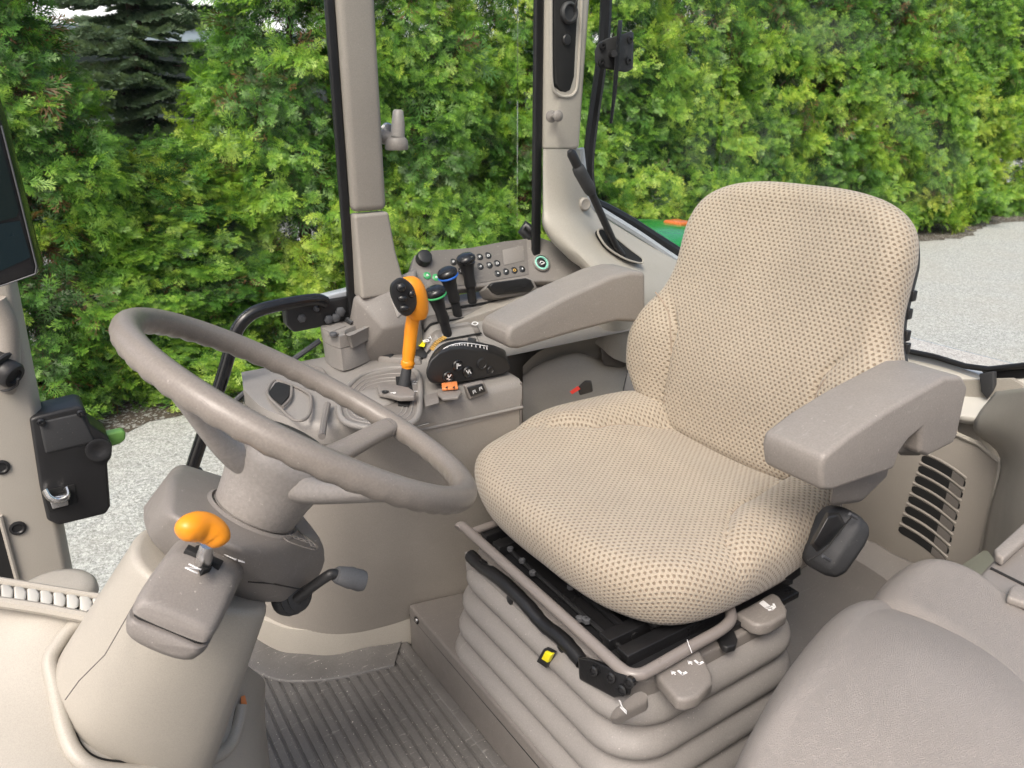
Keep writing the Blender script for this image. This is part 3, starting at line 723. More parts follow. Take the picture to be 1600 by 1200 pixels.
# rear run of the console, set back in a pocket beside the seat
m = MB(); m.patch([
 [P(817, 572, y=1.345), P(845, 548, y=1.345), P(900, 528, y=1.335), P(965, 512, y=1.33), P(1010, 505, y=1.33)],
 [P(817, 585, y=1.36), P(850, 565, y=1.375), P(900, 553, y=1.38), P(950, 560, y=1.375), P(1010, 570, y=1.37)],
 [P(817, 592, y=1.335), P(850, 573, y=1.34), P(900, 558, y=1.345), P(950, 572, y=1.34), P(1010, 580, y=1.33)],
 [P(817, 640, y=1.30), P(860, 640, y=1.305), P(900, 640, y=1.305), P(960, 640, y=1.30), P(1010, 640, y=1.30)],
 [P(817, 720, y=1.285), P(860, 720, y=1.29), P(900, 720, y=1.29), P(960, 720, y=1.28), P(1010, 720, y=1.28)],
 [P(817, 900, y=1.27), P(860, 900, y=1.27), P(900, 900, y=1.27), P(960, 900, y=1.26), P(1010, 900, y=1.26)]], 6, 6)
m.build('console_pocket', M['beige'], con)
rr = []
for y in (1.30, 1.33, 1.36, 1.39, 1.43, 1.47, 1.5): rr.append([V((x, y, zt(1.0, y) - .004 + (.012 if y < 1.34 else 0))) for x in (.815, .95, 1.1, 1.25)])
MB().loft(rr, closed=False).build('console_rear_top', M['taupe_light'], con)
MB().hull([P(938, 548, y=1.33), P(968, 548, y=1.33), P(968, 572, y=1.33), P(945, 572, y=1.33), P(990, 520, y=1.36), P(935, 535, y=1.36), P(990, 580, y=1.36)]).build('hinge_block', M['taupe_dark'], con, bevel=.004)

# ---- keypad panel at the back
kp = [(648, 398), (667, 393), (735, 388), (786, 378), (823, 372), (846, 371), (866, 378), (900, 398), (940, 432), (920, 440), (845, 440), (760, 447), (690, 456), (650, 452), (640, 425)]
def KP(u, v):                                # keypad plane leans back: y and z rise together
    d = ray(u, v); n = V((-.10, -.80, .59)); p0 = V((.90, 1.475, .757)); c = V((0, 0, CAMH))
    return c + d * ((p0 - c).dot(n) / d.dot(n))
kn = V((-.10, -.80, .59)).normalized(); kx = V((1, 0, 0)) - kn * kn.x; kx.normalize(); ky = kn.cross(kx)
pan = MB().prism([KP(u, v) for u, v in kp], -kn * .03).build('keypad_panel', M['taupe'], con, bevel=.004)
MB().prism([KP(u, v) + kn * .0004 for u, v in [(673, 392), (735, 388), (786, 378), (822, 374), (826, 429), (745, 443), (690, 450), (672, 440)]], kn * .0012).build('keypad_plate', M['taupe_dark'], pan)
MB().prism([KP(u, v) + kn * .001 for u, v in [(785, 391), (817, 384), (819, 408), (787, 415)]], kn * .0015).build('blank_plate', M['taupe'], pan, bevel=.0006)
blk = [(749, 402), (762, 400), (750, 417), (764, 415), (776, 412), (777, 428), (790, 425), (803, 423), (815, 421), (708, 410), (720, 424), (708, 427)]
blank = [(775, 398), (682, 408), (695, 408), (752, 433), (765, 431), (672, 444), (697, 443), (683, 424)]
def button(u, v, r, mat, name='key', h=.003, parent=None, ring=None):
    r *= 1.14
    o = KP(u, v); b = MB().lathe(o, kn, [(r, 0), (r, h * .7), (r * .85, h), (0, h)], 18).build(name, mat, parent or pan)
    return b, o + kn * (h + .0003)
rr_ = random.Random(3)
for i, (u, v) in enumerate(blk):
    b, o = button(u, v, .0074, M['black'], parent=pan)
    im = MB(); a = rr_.uniform(.0018, .003)
    pat = [[[(-a, -a), (-a, a), (a, a)], [(-a, 0), (a, 0)]], [[(-a, a * .3), (0, a), (a, a * .3), (a, -a), (-a, -a), (-a, a * .3)]], [[(-a, 0), (a, 0)], [(0, -a), (a, 0), (0, a)]]][i % 3]
    strokes(im, o, kx, ky, pat, .0011); im.build('key_symbol', M['amber'] if i == 7 else M['white'], b)
for u, v in blank: button(u, v, .0068, M['taupe'], 'blank_key', .0014)
for u, v in ((667, 431), (681, 434)):
    b, o = button(u, v, .0074, M['green_ring']); im = MB(); strokes(im, o, kx, ky, [[(-.003, -.002), (0, .003), (.003, -.002)], [(0, .003), (0, -.003)]], .0011); im.build('key_symbol', M['white'], b)
o = KP(661, 406); MB().lathe(o, kn, [(.0175, 0), (.0175, .012), (.0155, .019), (.012, .0205), (0, .0205)], 28).build('rotary_knob', M['black'], pan)
o = KP(845, 412); rd = MB().lathe(o, kn, [(.021, 0), (.021, .006), (.0185, .008), (.0175, .002), (0, .002)], 30).build('dial_bezel', M['taupe'], pan)
MB().lathe(o + kn * .001, kn, [(.0172, .001), (.0172, .0045), (.0135, .0055), (.0125, .002), (.0125, .001)], 30).build('dial_ring', M['mint'], rd)
MB().lathe(o + kn * .001, kn, [(.0115, .001), (.0115, .004), (.010, .005), (0, .005)], 24).build('dial_cap', M['black'], rd)
im = MB(); strokes(im, o + kn * .0065, kx, ky, [[(-.006, -.001), (-.003, .003), (.002, .002), (.006, -.002)], [(-.004, -.004), (.004, -.004)]], .0018); im.build('dial_symbol', M['white'], rd)
# black pull handle in its raised surround
ph = [(765, 447), (771, 441), (822, 434), (830, 437), (836, 448), (830, 455), (780, 460), (772, 456)]
def flatP(u, v, z): return P(u, v, z=z)
MB().prism([P(u + (u - 800) * .12, v + (v - 447) * .25 + 2, y=1.424) for u, v in ph], (0, .04, -.02)).build('pull_surround', M['taupe_light'], con, bevel=.004)
hb = MB().prism([P(u, v, y=1.414) for u, v in ph], (0, .016, -.006)).build('pull_handle', M['black'], con, bevel=.003)
MB().prism([P(u, v, y=1.4132) for u, v in [(786, 454), (797, 448), (812, 446), (822, 449), (812, 452), (800, 454)]], (0, .002, 0)).build('pull_recess', M['void'], hb)

# ---- lever quadrants: three curved slots with labels, three black levers with coloured bands
def lever(pxs, y, band, label=None):
    base, neck, grip0, head = (P(u, v, y=y) for u, v in pxs)
    root = MB().tube([base - V((0, 0, .03)), base, neck.lerp(base, .15)], [.0085, .0085, .0085], 10, squash=(.8, 1.25)).build('lever', M['black'], con)
    ax = (head - grip0).normalized()
    m = MB().tube([neck - ax * .004, neck + ax * .002, neck.lerp(grip0, .5), grip0, grip0 + ax * .010], [.0125, .0135, .0128, .016, .0205], 16, squash=(.82, 1.0)); m.build('lever_grip', M['black'], root)
    o = grip0 + ax * .008; lean = V((-.35, -.12, 0))
    if band: MB().lathe(o + ax * .0035, ax + lean * .35, [(.0205, -.002), (.0228, 0), (.0228, .0018), (.0205, .0035)], 24).build('lever_band', M[band], root)
    MB().lathe(o + ax * .006, ax + lean * .5, [(.0205, 0), (.0222, .004), (.022, .009), (.017, .0145), (.009, .0165), (0, .017)], 24).build('lever_cap', M['black_gloss'], root)
    return root
lever([(699, 521), (693, 500), (683, 470), (678, 445)], 1.385, 'green_ring')
lever([(716, 495), (710, 468), (702, 440), (696, 412)], 1.425, 'blue')
lever([(738, 472), (735, 445), (730, 418), (726, 392)], 1.455, None)
for pts_, yy in (([(655, 519), (690, 517), (722, 520), (752, 528)], 1.375), ([(662, 491), (700, 491), (745, 497), (775, 505)], 1.415), ([(690, 470), (730, 468), (770, 474), (792, 482)], 1.448)):
    q = cr([P(u, v, y=yy) for u, v in pts_], 8)
    for p in q: p.z = zt(p.x, p.y) + .001
    MB().tube(q, .0035, 8, squash=(1, .5)).build('lever_slot', M['void'], con)
    q2 = [p + V((0, .022, .010)) for p in q]
    for p in q2: p.z = zt(p.x, p.y) + .0005
    MB().loft([[p + V((0, .002, .001)) for p in q], [p + V((0, .0, .0005)) for p in q2]], closed=False).build('quadrant_plate', M['taupe'], con, solid=.003)
im = MB(); o = P(668, 508, y=1.39); o.z = zt(o.x, o.y) + .006
sn = V((0, -.6, .8)); strokes(im, o, (1, 0, 0), (0, .8, .6), [[(-.012, -.004), (0, -.004), (0, 0), (-.012, 0), (-.012, -.004)], [(.003, .004), (.012, .004)], [(.008, .008), (.008, 0)]], .002, .001)
o2 = P(742, 514, y=1.39); o2.z = zt(o2.x, o2.y) + .006; strokes(im, o2, (1, 0, 0), (0, .8, .6), [[(-.008, 0), (-.003, .004), (.003, .004), (.008, 0), (.003, -.004), (-.003, -.004), (-.008, 0)]], .002, .001)
im.build('lever_symbols', M['white'], con)
# base block of the middle pillar, with its two blank rectangles
blkm = MB().hull([P(553, 463, y=1.45), P(612, 438, y=1.45), P(650, 420, y=1.455), P(553, 463, y=1.52), P(650, 420, y=1.52), P(556, 525, y=1.45), P(600, 514, y=1.395), P(640, 506, y=1.385), P(658, 486, y=1.40), P(600, 462, y=1.428), P(648, 440, y=1.43), P(556, 525, y=1.5), P(658, 500, y=1.5), V((.555, 1.455, .585)), V((.70, 1.40, .60)), V((.70, 1.5, .60)), V((.555, 1.5, .585))]).build('pillar_base', M['taupe'], con, bevel=.006)
_a, _b, _c = P(600, 462, y=1.428), P(640, 506, y=1.385), P(648, 440, y=1.43); bn_ = (_b - _a).cross(_c - _a).normalized()
if bn_.y > 0: bn_ = -bn_
def bplane(u, v):
    d = ray(u, v); c = V((0, 0, CAMH)); return c + d * ((_a - c).dot(bn_) / d.dot(bn_))
for pp in ([(610, 466), (622, 460), (632, 488), (621, 497)], [(624, 458), (638, 452), (644, 478), (633, 487)]):
    MB().prism([bplane(u, v) - bn_ * .003 for u, v in pp], bn_ * .0045).build('blank_plate', M['taupe_light'], blkm, bevel=.0015)

# ---- orange joystick in its gate
joy = MB().tube([P(630, 622, y=1.262), P(631, 605, y=1.265), P(636, 572, y=1.27)], [.0125, .0115, .0095], 14).build('joystick', M['black_soft'], con)
MB().tube(cr([P(637, 574, y=1.27), P(637, 568, y=1.27), P(638, 561, y=1.27), P(640, 540, y=1.27), P(643, 512, y=1.27), P(646, 495, y=1.268), P(648, 480, y=1.265)], 4), [.0118] * 3 + [.0135] * 4 + [.0118] * 3 + [.0125] * 5 + [.0128] * 6 + [.0135] * 4, 18).build('joystick_stem', M['orange'], joy)
hc = [(655, 497, .014), (654, 490, .019), (650, 478, .024), (645, 463, .0265), (642, 450, .025), (640, 440, .020), (639, 434, .012), (639, 432, .003)]
jr = []
jx = V((.92, -.39, 0)); jn = V((-.80, -.55, .15)).normalized()
MB().tube([P(u, v, y=1.258) for u, v, r in hc], [r for *_, r in hc], 22).build('joystick_head', M['orange'], joy)
def JF(u, v): return P(u, v, y=1.236)
fo = cr([JF(*p) for p in [(626, 434), (640, 441), (649, 455), (652, 472), (647, 486), (637, 494), (627, 491), (618, 478), (611, 460), (612, 444)]], 5, True)
fdir = V((-.33, -.92, .2)).normalized()
fc = sum(fo, V((0, 0, 0))) / len(fo)
face = MB().loft([[p - fdir * .020 for p in fo], [p for p in fo], [p.lerp(fc, .06) + fdir * .004 for p in fo], [p.lerp(fc, .25) + fdir * .006 for p in fo], [p.lerp(fc, .8) + fdir * .007 for p in fo]]).build('joystick_face', M['black'], joy)
for u, v, a, b in ((626, 449, .0092, .0088), (628, 466, .0096, .0062), (631, 481, .0098, .0064), (642, 459, .0064, .0070)):
    o = JF(u, v) + fdir * .006; ex = V((.9, -.38, -.1)).normalized(); ey = fdir.cross(ex)
    rings = [[o + fdir * h + (ex * math.cos(k * .3142) * a + ey * math.sin(k * .3142) * b) * s_ for k in range(20)] for s_, h in ((1, -.002), (1, .003), (.8, .006), (.4, .0075), (.05, .008))]
    MB().loft(rings).build('joystick_button', M['black_gloss'], joy)
# gate around the joystick: oval bezel with raised rings, the locking tab marked P
def ov(cu, cv, a, b, z, n=40, rot=0):
    c = P(cu, cv, z=z); return [c + V((math.cos(2 * math.pi * k / n) * a * math.cos(rot) - math.sin(2 * math.pi * k / n) * b * math.sin(rot), math.cos(2 * math.pi * k / n) * a * math.sin(rot) + math.sin(2 * math.pi * k / n) * b * math.cos(rot), 0)) for k in range(n)]
gz = .5955
bez = cr([P(u, v, z=gz + .002) for u, v in [(560, 590), (600, 577), (640, 576), (655, 590), (656, 625), (650, 655), (620, 668), (570, 668), (535, 655), (533, 622)]], 6, True)
MB().tube(bez, .0058, 10, closed=True).build('gate_bezel', M['taupe_light'], con)
gp = MB().prism([p - V((0, 0, .0015)) for p in bez], (0, 0, .002)).build('gate_plate', M['taupe'], con)
for s_ in (.82, .70, .60):
    c = P(592, 632, z=gz); MB().tube([c + (p - c) * s_ + V((0, 0, .001)) for p in bez], .0016, 6, closed=True).build('gate_ring', M['taupe_light'], gp)
dome = P(585, 625, z=gz); MB().lathe(dome, (0, 0, 1), [(.045, 0), (.044, .004), (.036, .009), (.020, .012), (0, .013)], 36).build('gate_dome', M['taupe_light'], gp)
MB().prism([P(u, v, z=gz + .006) for u, v in [(618, 588), (640, 588), (646, 612), (638, 634), (622, 632)]], (0, 0, -.006)).build('gate_slot', M['void'], gp, bevel=.001)
tabp = MB().prism([P(u, v, z=gz + .014) for u, v in [(589, 610), (597, 606), (622, 609), (640, 613), (650, 620), (648, 627), (624, 628), (610, 624), (592, 621)]], (0, 0, .010)).build('lock_tab', M['taupe'], con, bevel=.003)
MB().lathe(P(602, 613, z=gz + .024), (0, 0, 1), [(.0065, 0), (.0065, .002), (.004, .0025), (.003, .0008), (0, .0008)], 18).build('tab_screw', M['black'], tabp)
text_mesh('letter_p', 'P', P(614, 614, z=gz + .0248), (-.2, -1, 0), (1, -.2, 0), .014, M['white'], tabp)
im = MB(); strokes(im, P(648, 597, z=gz + .004), (1, -.6, 0), (.6, 1, 0), [[(-.003, -.002), (0, .003)], [(.003, -.002), (.005, .003)], [(-.004, -.012), (.004, -.012)]], .0016); strokes(im, P(650, 612, z=gz + .004), (1, -.6, 0), (.6, 1, 0), [[(-.003, 0), (.004, 0)]], .0016)
im.build('gate_marks', M['white'], gp)
MB().tube([P(597, 660, z=.598), P(598, 652, z=.606), P(599, 644, z=.617), P(600, 639, z=.622)], [.0045, .006, .0062, .003], 12, squash=(.6, 1.1)).build('amber_tab', M['amber'], con)
# two small yellow tipped paddles in a raised tray behind the joystick
tray = MB().hull([P(588, 568, z=.598), P(660, 571, z=.598), P(663, 560, z=.60), P(600, 548, z=.60), P(592, 557, z=.612), P(655, 560, z=.612), P(604, 545, z=.612), P(660, 548, z=.612)]).build('paddle_tray', M['taupe'], con, bevel=.003)
for du in (0, 54):
    pd = MB().hull([P(590 + du, 558, z=.610), P(612 + du, 560, z=.610), P(601 + du, 537, z=.628), P(609 + du, 536, z=.630), P(618 + du, 549, z=.618), P(622 + du, 546, z=.612), P(600 + du, 545, z=.610)]).build('paddle', M['black'], con, bevel=.003)
    MB().hull([P(599 + du, 541, z=.628), P(610 + du, 543, z=.630), P(604 + du, 530, z=.636), P(610 + du, 531, z=.637), P(612 + du, 536, z=.632), P(598 + du, 537, z=.630)]).build('paddle_tip', M['yellow'], pd, bevel=.003)

# ---- black throttle pod
yf, yb = 1.225, 1.315
fpx = [(667, 592), (665, 579), (672, 563), (685, 551), (702, 544), (722, 542), (748, 546), (775, 553), (793, 562), (798, 576), (790, 584), (730, 596), (690, 601), (675, 600)]
bpx = [(670, 566), (680, 549), (694, 537), (712, 531), (740, 532), (772, 539), (789, 546)]
pod = MB().hull([P(u, v, y=yf) for u, v in fpx] + [P(u, v, y=1.262) for u, v in bpx] + [P(u, v + 6, y=1.33) for u, v in bpx] + [P(675, 590, y=1.30), P(790, 575, y=1.33)]).build('throttle_pod', M['black'], con, bevel=.006, seg=4, ang=16, sharp=60)
MB().lathe(P(713, 578, y=1.262), (0, 1, 0), [(.046, 0), (.0525, .002), (.0535, .006), (.0535, .020), (.0525, .024), (.046, .026)], 44).build('throttle_wheel', M['black_soft'], pod)
arc2 = cr([P(u, v, y=1.240) for u, v in [(676, 570), (688, 553), (704, 544), (726, 541), (760, 546)]], 24)
im = MB()
for i in range(6, len(arc2) - 1, 4):
    p = arc2[i]; im.box(p + V((0, -.006, .003)), (.0016, .0016, .006 if (i // 4) % 3 else .009))
im.tube([p + V((0, -.0055, .008)) for p in arc2[6:]], .0008, 6)
im.build('throttle_scale', M['white'], pod)
ar3 = cr([P(u, v, y=1.262) for u, v in [(680, 551), (688, 540), (700, 532)]], 10)
im = MB()
for p in ar3[::2]: im.box(p + V((-.001, .012, .004)), (.0022, .014, .0022))
im.build('scale_bars', M['amber'], pod)
MB().hull([P(731, 544, y=1.232), P(742, 549, y=1.232), P(730, 528, y=1.24), P(744, 532, y=1.24), P(731, 526, y=1.28), P(745, 529, y=1.28), P(738, 548, y=1.28)]).build('throttle_knob', M['black_soft'], pod, bevel=.003)
fd = V((0, -1, .0))
for j, (u, v) in enumerate(((700, 589), (715, 571), (731, 581))):
    o = P(u, v, y=yf - .001); b = MB().lathe(o, fd, [(.0115, -.004), (.0115, .001), (.0095, .003), (.0085, .0022), (0, .0022)], 22).build('pod_button', M['black_gloss'], pod)
    im = MB(); a = .005; strokes(im, o + fd * .0024, (1, 0, 0), (0, 0, 1), [[[(-a * .3, a), (0, -a * .2), (-a * .2, -a)], [(a, a * .9), (0, -a * .2)], [(-a * .8, -a * .4), (a * .4, -a)]], [[(-a * .6, -a), (-a * .6, a), (a * .2, a * .6)], [(-a * .6, a * .1), (a, a * .1)]], [[(-a, a * .8), (-a * .2, -a * .4)], [(-a * .2, -a * .6), (a * .2, a), (a, -a * .6)]]][j], .0018); im.build('button_symbol', M['white'], b)
for u, v, r in ((753, 568, .012), (766, 578, .008)):
    MB().lathe(P(u, v, y=yf - .0005), fd, [(r, -.003), (r, .0015), (r * .8, .0028), (r * .7, .0016), (0, .0016)], 22).build('blank_button', M['black'], pod)
# orange and black rockers by the edge
ro = MB().prism([P(u, v, z=.594) for u, v in [(685, 612), (716, 609), (722, 616), (716, 625), (692, 627), (684, 620)]], (0, 0, .006)).build('rocker_base', M['taupe'], con, bevel=.002)
orr = MB().prism([P(u, v, z=.602) for u, v in [(690, 602), (714, 599), (716, 609), (691, 611)]], (0, 0, .005)).build('orange_rocker', M['rocker_orange'], con, bevel=.0015)
im = MB()
for u in (698, 709): im.hull([P(u - 2, 605, z=.6075), P(u + 2, 603, z=.6075), P(u + 1, 608, z=.6075), P(u, 605, z=.608)])
im.build('rocker_mark', M['black'], orr)
MB().prism([P(u, v, y=1.181) for u, v in [(727, 603), (757, 596), (764, 614), (734, 625)]], (0, .012, 0)).build('switch_bezel', M['taupe'], con, bevel=.003)
bs = MB().prism([P(u, v, y=1.177) for u, v in [(731, 606), (755, 600), (760, 612), (737, 620)]], (0, .012, 0)).build('black_rocker', M['black'], con, bevel=.002)
im = MB()
for u, v in ((741, 612), (751, 607)):
    strokes(im, P(u, v, y=1.1765), (1, 0, .25), (-.25, 0, 1), [[(-.003, -.003), (-.003, .003), (.002, .003), (.002, 0), (-.003, 0)], [(.002, 0), (.003, -.003)]], .0012)
im.build('rocker_symbols', M['white'], bs)
MB().prism([P(u, v, z=.5945) for u, v in [(662, 618), (684, 614), (686, 630), (665, 636)]], (0, 0, .0012)).build('blank_plate', M['taupe'], con, bevel=.0006)
# ---- storage pod with tray, black switch and small round cap
fpz = .604
lo = cr([P(u, v, z=fpz) for u, v in [(510, 566), (530, 578), (545, 578), (580, 562), (600, 545), (602, 530), (585, 518), (545, 528), (512, 548)]], 4, True)
hi = [p + V((-.004, -.002, .064 + .006 * (p.x - .5) / .1)) for p in lo]
cen = sum(hi, V((0, 0, 0))) / len(hi)
lc = sum(lo, V((0, 0, 0))) / len(lo); zh = max(p.z for p in hi)
for p in hi: p.z = zh
tr_ = cr([P(u, v, z=zh) for u, v in [(540, 517), (557, 508), (574, 501), (583, 501), (585, 506), (575, 511), (560, 518), (548, 524)]], 5, True)
tc_ = sum(tr_, V((0, 0, 0))) / len(tr_)
def ray_poly(c, a, poly):                    # where the ray from c at angle a leaves the outline
    dx, dy = math.cos(a), math.sin(a); best = 0
    for p, q in zip(poly, poly[1:] + poly[:1]):
        ex, ey = q.x - p.x, q.y - p.y; den = dx * ey - dy * ex
        if abs(den) < 1e-12: continue
        t = ((p.x - c.x) * ey - (p.y - c.y) * ex) / den; w_ = ((p.x - c.x) * dy - (p.y - c.y) * dx) / den
        if t > 0 and -1e-6 <= w_ <= 1 + 1e-6: best = max(best, t)
    return V((c.x + dx * best, c.y + dy * best, 0))
angs = [2 * math.pi * i / 64 for i in range(64)]
O_ = [ray_poly(tc_, a, hi) for a in angs]; I_ = [ray_poly(tc_, a, tr_) for a in angs]; L_o = [ray_poly(tc_, a, lo) for a in angs]
def lvl(pts, z, k=0, c=None): return [V((p.x + (p.x - c.x) * k, p.y + (p.y - c.y) * k, z)) if c else V((p.x, p.y, z)) for p in pts]
oc = sum(O_, V((0, 0, 0))) / 64
z_ = lambda t: fpz + (zh - fpz) * t
fp = MB().loft([lvl(L_o, fpz), lvl([a.lerp(b, .62) for a, b in zip(L_o, O_)], z_(.62)), lvl([a.lerp(b, .64) for a, b in zip(L_o, O_)], z_(.635), -.03, oc), lvl([a.lerp(b, .66) for a, b in zip(L_o, O_)], z_(.65), .012, oc), lvl(O_, z_(.94), .012, oc), lvl(O_, z_(.985), 0, oc), lvl(O_, zh, -.05, oc), lvl(I_, zh, .10, tc_), lvl(I_, zh - .003), lvl(I_, zh - .028, -.12, tc_)]).build('storage_pod', M['taupe_light'], con, sharp=50)
hz = hi[0].z
def HP(u, v, dz=0): return P(u, v, z=zh + dz)
sw = MB().prism([HP(u, v, 0) for u, v in [(530, 498), (552, 491), (568, 500), (548, 509)]], (0, 0, .006)).build('switch_block', M['black_soft'], fp, bevel=.002)
MB().prism([HP(u, v, .006) for u, v in [(538, 497), (553, 492), (564, 499), (549, 505)]], (0, 0, .003)).build('switch_rocker', M['grey_stalk'], sw, bevel=.001)
MB().prism([HP(u, v, -.001) for u, v in [(505, 515), (530, 505), (541, 511), (515, 521)]], (0, 0, .003)).build('tray_label', M['taupe_light'], fp, bevel=.001)
cp = MB().lathe(HP(521, 525, -.003), (0, 0, 1), [(.011, 0), (.011, .005), (.008, .007), (0, .007)], 22).build('cap_seat', M['taupe'], fp)
MB().lathe(HP(521, 524, .002), (0, 0, 1), [(.0075, 0), (.0075, .004), (.006, .0055), (0, .0055)], 20).build('round_cap', M['grey_stalk'], cp)
# ---- cup holder recess and moulded rims at the front end
cpz = .599
MB().prism([P(u, v, z=cpz) for u, v in [(420, 614), (432, 597), (453, 603), (452, 620), (440, 634), (424, 622)]], (0, 0, .002)).build('cup_recess', M['void'], con, bevel=.0008)
rimp = cr([P(u, v, z=cpz + .002) for u, v in [(418, 615), (430, 595), (456, 602), (478, 612), (486, 622), (484, 645), (474, 656), (458, 655), (438, 638)]], 6, True)
MB().tube(rimp, .003, 8, closed=True).build('cup_rim', M['taupe'], con)
MB().tube(cr([P(u, v, z=cpz + .002) for u, v in [(456, 602), (454, 622), (441, 636)]], 6), .0028, 8).build('cup_divider', M['taupe'], con)
MB().tube(cr([P(u, v, z=cpz + .006) for u, v in [(464, 571), (476, 570), (498, 576), (507, 584), (503, 592), (488, 589), (470, 580)]], 6, True), .0042, 8, closed=True).build('grab_lip', M['taupe'], con)
MB().tube(cr([P(u, v, z=cpz + .002) for u, v in [(512, 632), (507, 655), (503, 682)]], 6), .006, 8).build('console_ridge', M['taupe'], con)
# ================================================================== STEERING COLUMN
wc = V((.258, .820, .782)); wn = V((.5517, -.0423, .8330)).normalized(); wr = V((.8337, 0, -.5522)).normalized()
wl = wn.cross(wr).normalized()
if wl.y > 0: wl = -wl
def W(a, b, k): return wc + wr * a + wl * b + wn * k
def WX_(u, v, k):                            # point of the plane k metres along the column axis that is seen at (u, v)
    d = ray(u, v); c = V((0, 0, CAMH)); return c + d * (((wc + wn * k) - c).dot(wn) / d.dot(wn))
colm = thing('steering_column', 'steering column with taupe wheel, orange lever and beige lower cover', 'steering column', (.05, .84, 0))
# beige tower
def sect(k, pts): return chaikin([W(a, b, k) for a, b in pts], 3)
A = [(.086, .052), (-.034, .066), (-.100, -.002), (-.076, -.095), (-.03, -.135), (.03, -.12)]
B = [(.176, -.004), (-.016, -.016), (-.070, -.116), (-.060, -.185), (-.01, -.215), (.06, -.2)]
def lin(t): return [(a[0] + (b[0] - a[0]) * t, a[1] + (b[1] - a[1]) * t) for a, b in zip(A, B)]
m = MB(); m.loft([sect(-.25 - .23 * t, lin(t)) for t in (-.09, 0, .3, .86, 1.6)])
tower = m.build('lower_cover', M['beige'], colm, bevel=.010, seg=4, ang=60, sharp=80)
l1 = [WX_(u, v, k) for u, v, k in [(222, 930, -.262), (170, 1020, -.335), (130, 1060, -.385), (108, 1090, -.41)]]
MB().tube([p + V((-.004, -.004, .002)) for p in l1], .0007, 5).build('cover_seam', M['taupe_dark'], tower)
# shroud below the wheel
top = [(265, 741), (300, 737), (360, 752), (470, 797), (500, 838), (385, 862), (330, 840), (258, 800)]
top = [WX_(u, v, -.142) for u, v in top]
low = [WX_(u, v, k) for u, v, k in [(514, 868, -.168), (506, 896, -.192), (470, 938, -.225), (440, 945, -.232), (400, 945, -.235), (330, 925, -.235), (228, 830, -.195), (234, 795, -.178), (248, 862, -.215)]]
far = [W(-.05, -.15, -.16), W(.08, -.15, -.16), W(.08, -.13, -.235), W(-.07, -.13, -.235), W(.12, -.08, -.22)]
shr = MB().hull(top + low + far).build('shroud', M['taupe'], colm, bevel=.013, seg=5, ang=14, sharp=60)
seam = [WX_(u, v, k) for u, v, k in [(388, 908, -.19), (425, 911, -.196), (470, 920, -.20)]]
MB().tube([p + V((-.001, -.006, .003)) for p in seam], .0009, 5).build('shroud_seam', M['seal'], shr)
# embossed pictogram patch on the shroud
ic = cr([WX_(u, v, -.1405) for u, v in [(441, 832), (446, 825), (452, 824), (454, 820), (462, 823), (470, 833), (494, 852), (496, 857), (490, 859), (460, 850), (445, 842)]], 4, True)
MB().tube(ic, .0009, 5, closed=True).build('pictogram_outline', M['taupe_dark'], shr)
im = MB()
for u, v in ((450, 836), (461, 829), (462, 841), (471, 844), (480, 847), (489, 853)):
    o = WX_(u, v, -.1402); strokes(im, o, wr, -wl, [[(-.003, -.003), (-.003, .003), (.003, .003), (.003, -.003), (-.003, -.003)]], .001, .0006)
im.build('pictograms', M['taupe_light'], shr)
# reverser housing reaching towards the door
_o, _d, _w = (-.039, .045), (-.447, .894), (.894, .447)
def hsec(s_, kt, km, kb, ht, hm, hb):        # one cross-section of the housing, corners rounded
    p = [(-hb, kb), (hb, kb), (hm, km), (hm * .98, km + (kt - km) * .45), (ht, kt), (-ht, kt), (-hm * .98, km + (kt - km) * .45), (-hm, km)]
    return chaikin([W(_o[0] + _d[0] * s_ + _w[0] * w_, _o[1] + _d[1] * s_ + _w[1] * w_, k) for w_, k in p], 2)
up_ = [(-0.06, -0.16, -0.2, -0.212, 0.03, 0.04, 0.04), (0, -0.161, -0.2, -0.214, 0.03, 0.041, 0.041), (0.036, -0.163, -0.2, -0.214, 0.031, 0.041, 0.041), (0.0576, -0.164, -0.2, -0.214, 0.031, 0.041, 0.041), (0.0704, -0.17, -0.2, -0.214, 0.031, 0.041, 0.041), (0.0896, -0.183, -0.205, -0.215, 0.033, 0.041, 0.04), (0.104, -0.193, -0.208, -0.216, 0.033, 0.04, 0.039), (0.112, -0.199, -0.211, -0.217, 0.03, 0.037, 0.037), (0.1148, -0.205, -0.213, -0.217, 0.026, 0.033, 0.034)]
ring_c = [[a for a in r] for r in zip(*[hsec(*q) for q in up_])]
rr_ = [cr(c, 4) for c in ring_c]
hz1 = MB().loft([[c[i] for c in rr_] for i in range(len(rr_[0]))]).build('lever_housing', M['taupe'], shr, sharp=75)
lo_s = [(-0.06, -0.218, -0.235, -0.258, 0.039, 0.04, 0.026), (0.04, -0.2165, -0.232, -0.256, 0.04, 0.041, 0.03), (0.088, -0.2175, -0.232, -0.252, 0.04, 0.041, 0.031), (0.1056, -0.2185, -0.23, -0.246, 0.039, 0.039, 0.029), (0.1144, -0.2195, -0.228, -0.24, 0.035, 0.035, 0.025), (0.1176, -0.2215, -0.227, -0.236, 0.03, 0.03, 0.02)]
ring_c = [[a for a in r] for r in zip(*[hsec(*q) for q in lo_s])]
rr_ = [cr(c, 4) for c in ring_c]
MB().loft([[c[i] for c in rr_] for i in range(len(rr_[0]))]).build('housing_base', M['taupe'], shr, sharp=75)
MB().loft([hsec(s_, -.212, -.217, -.222, h_, h_, h_) for s_, h_ in ((-.06, .038), (.088, .038), (.110, .034), (.113, .028))]).build('housing_gap', M['void'], hz1)
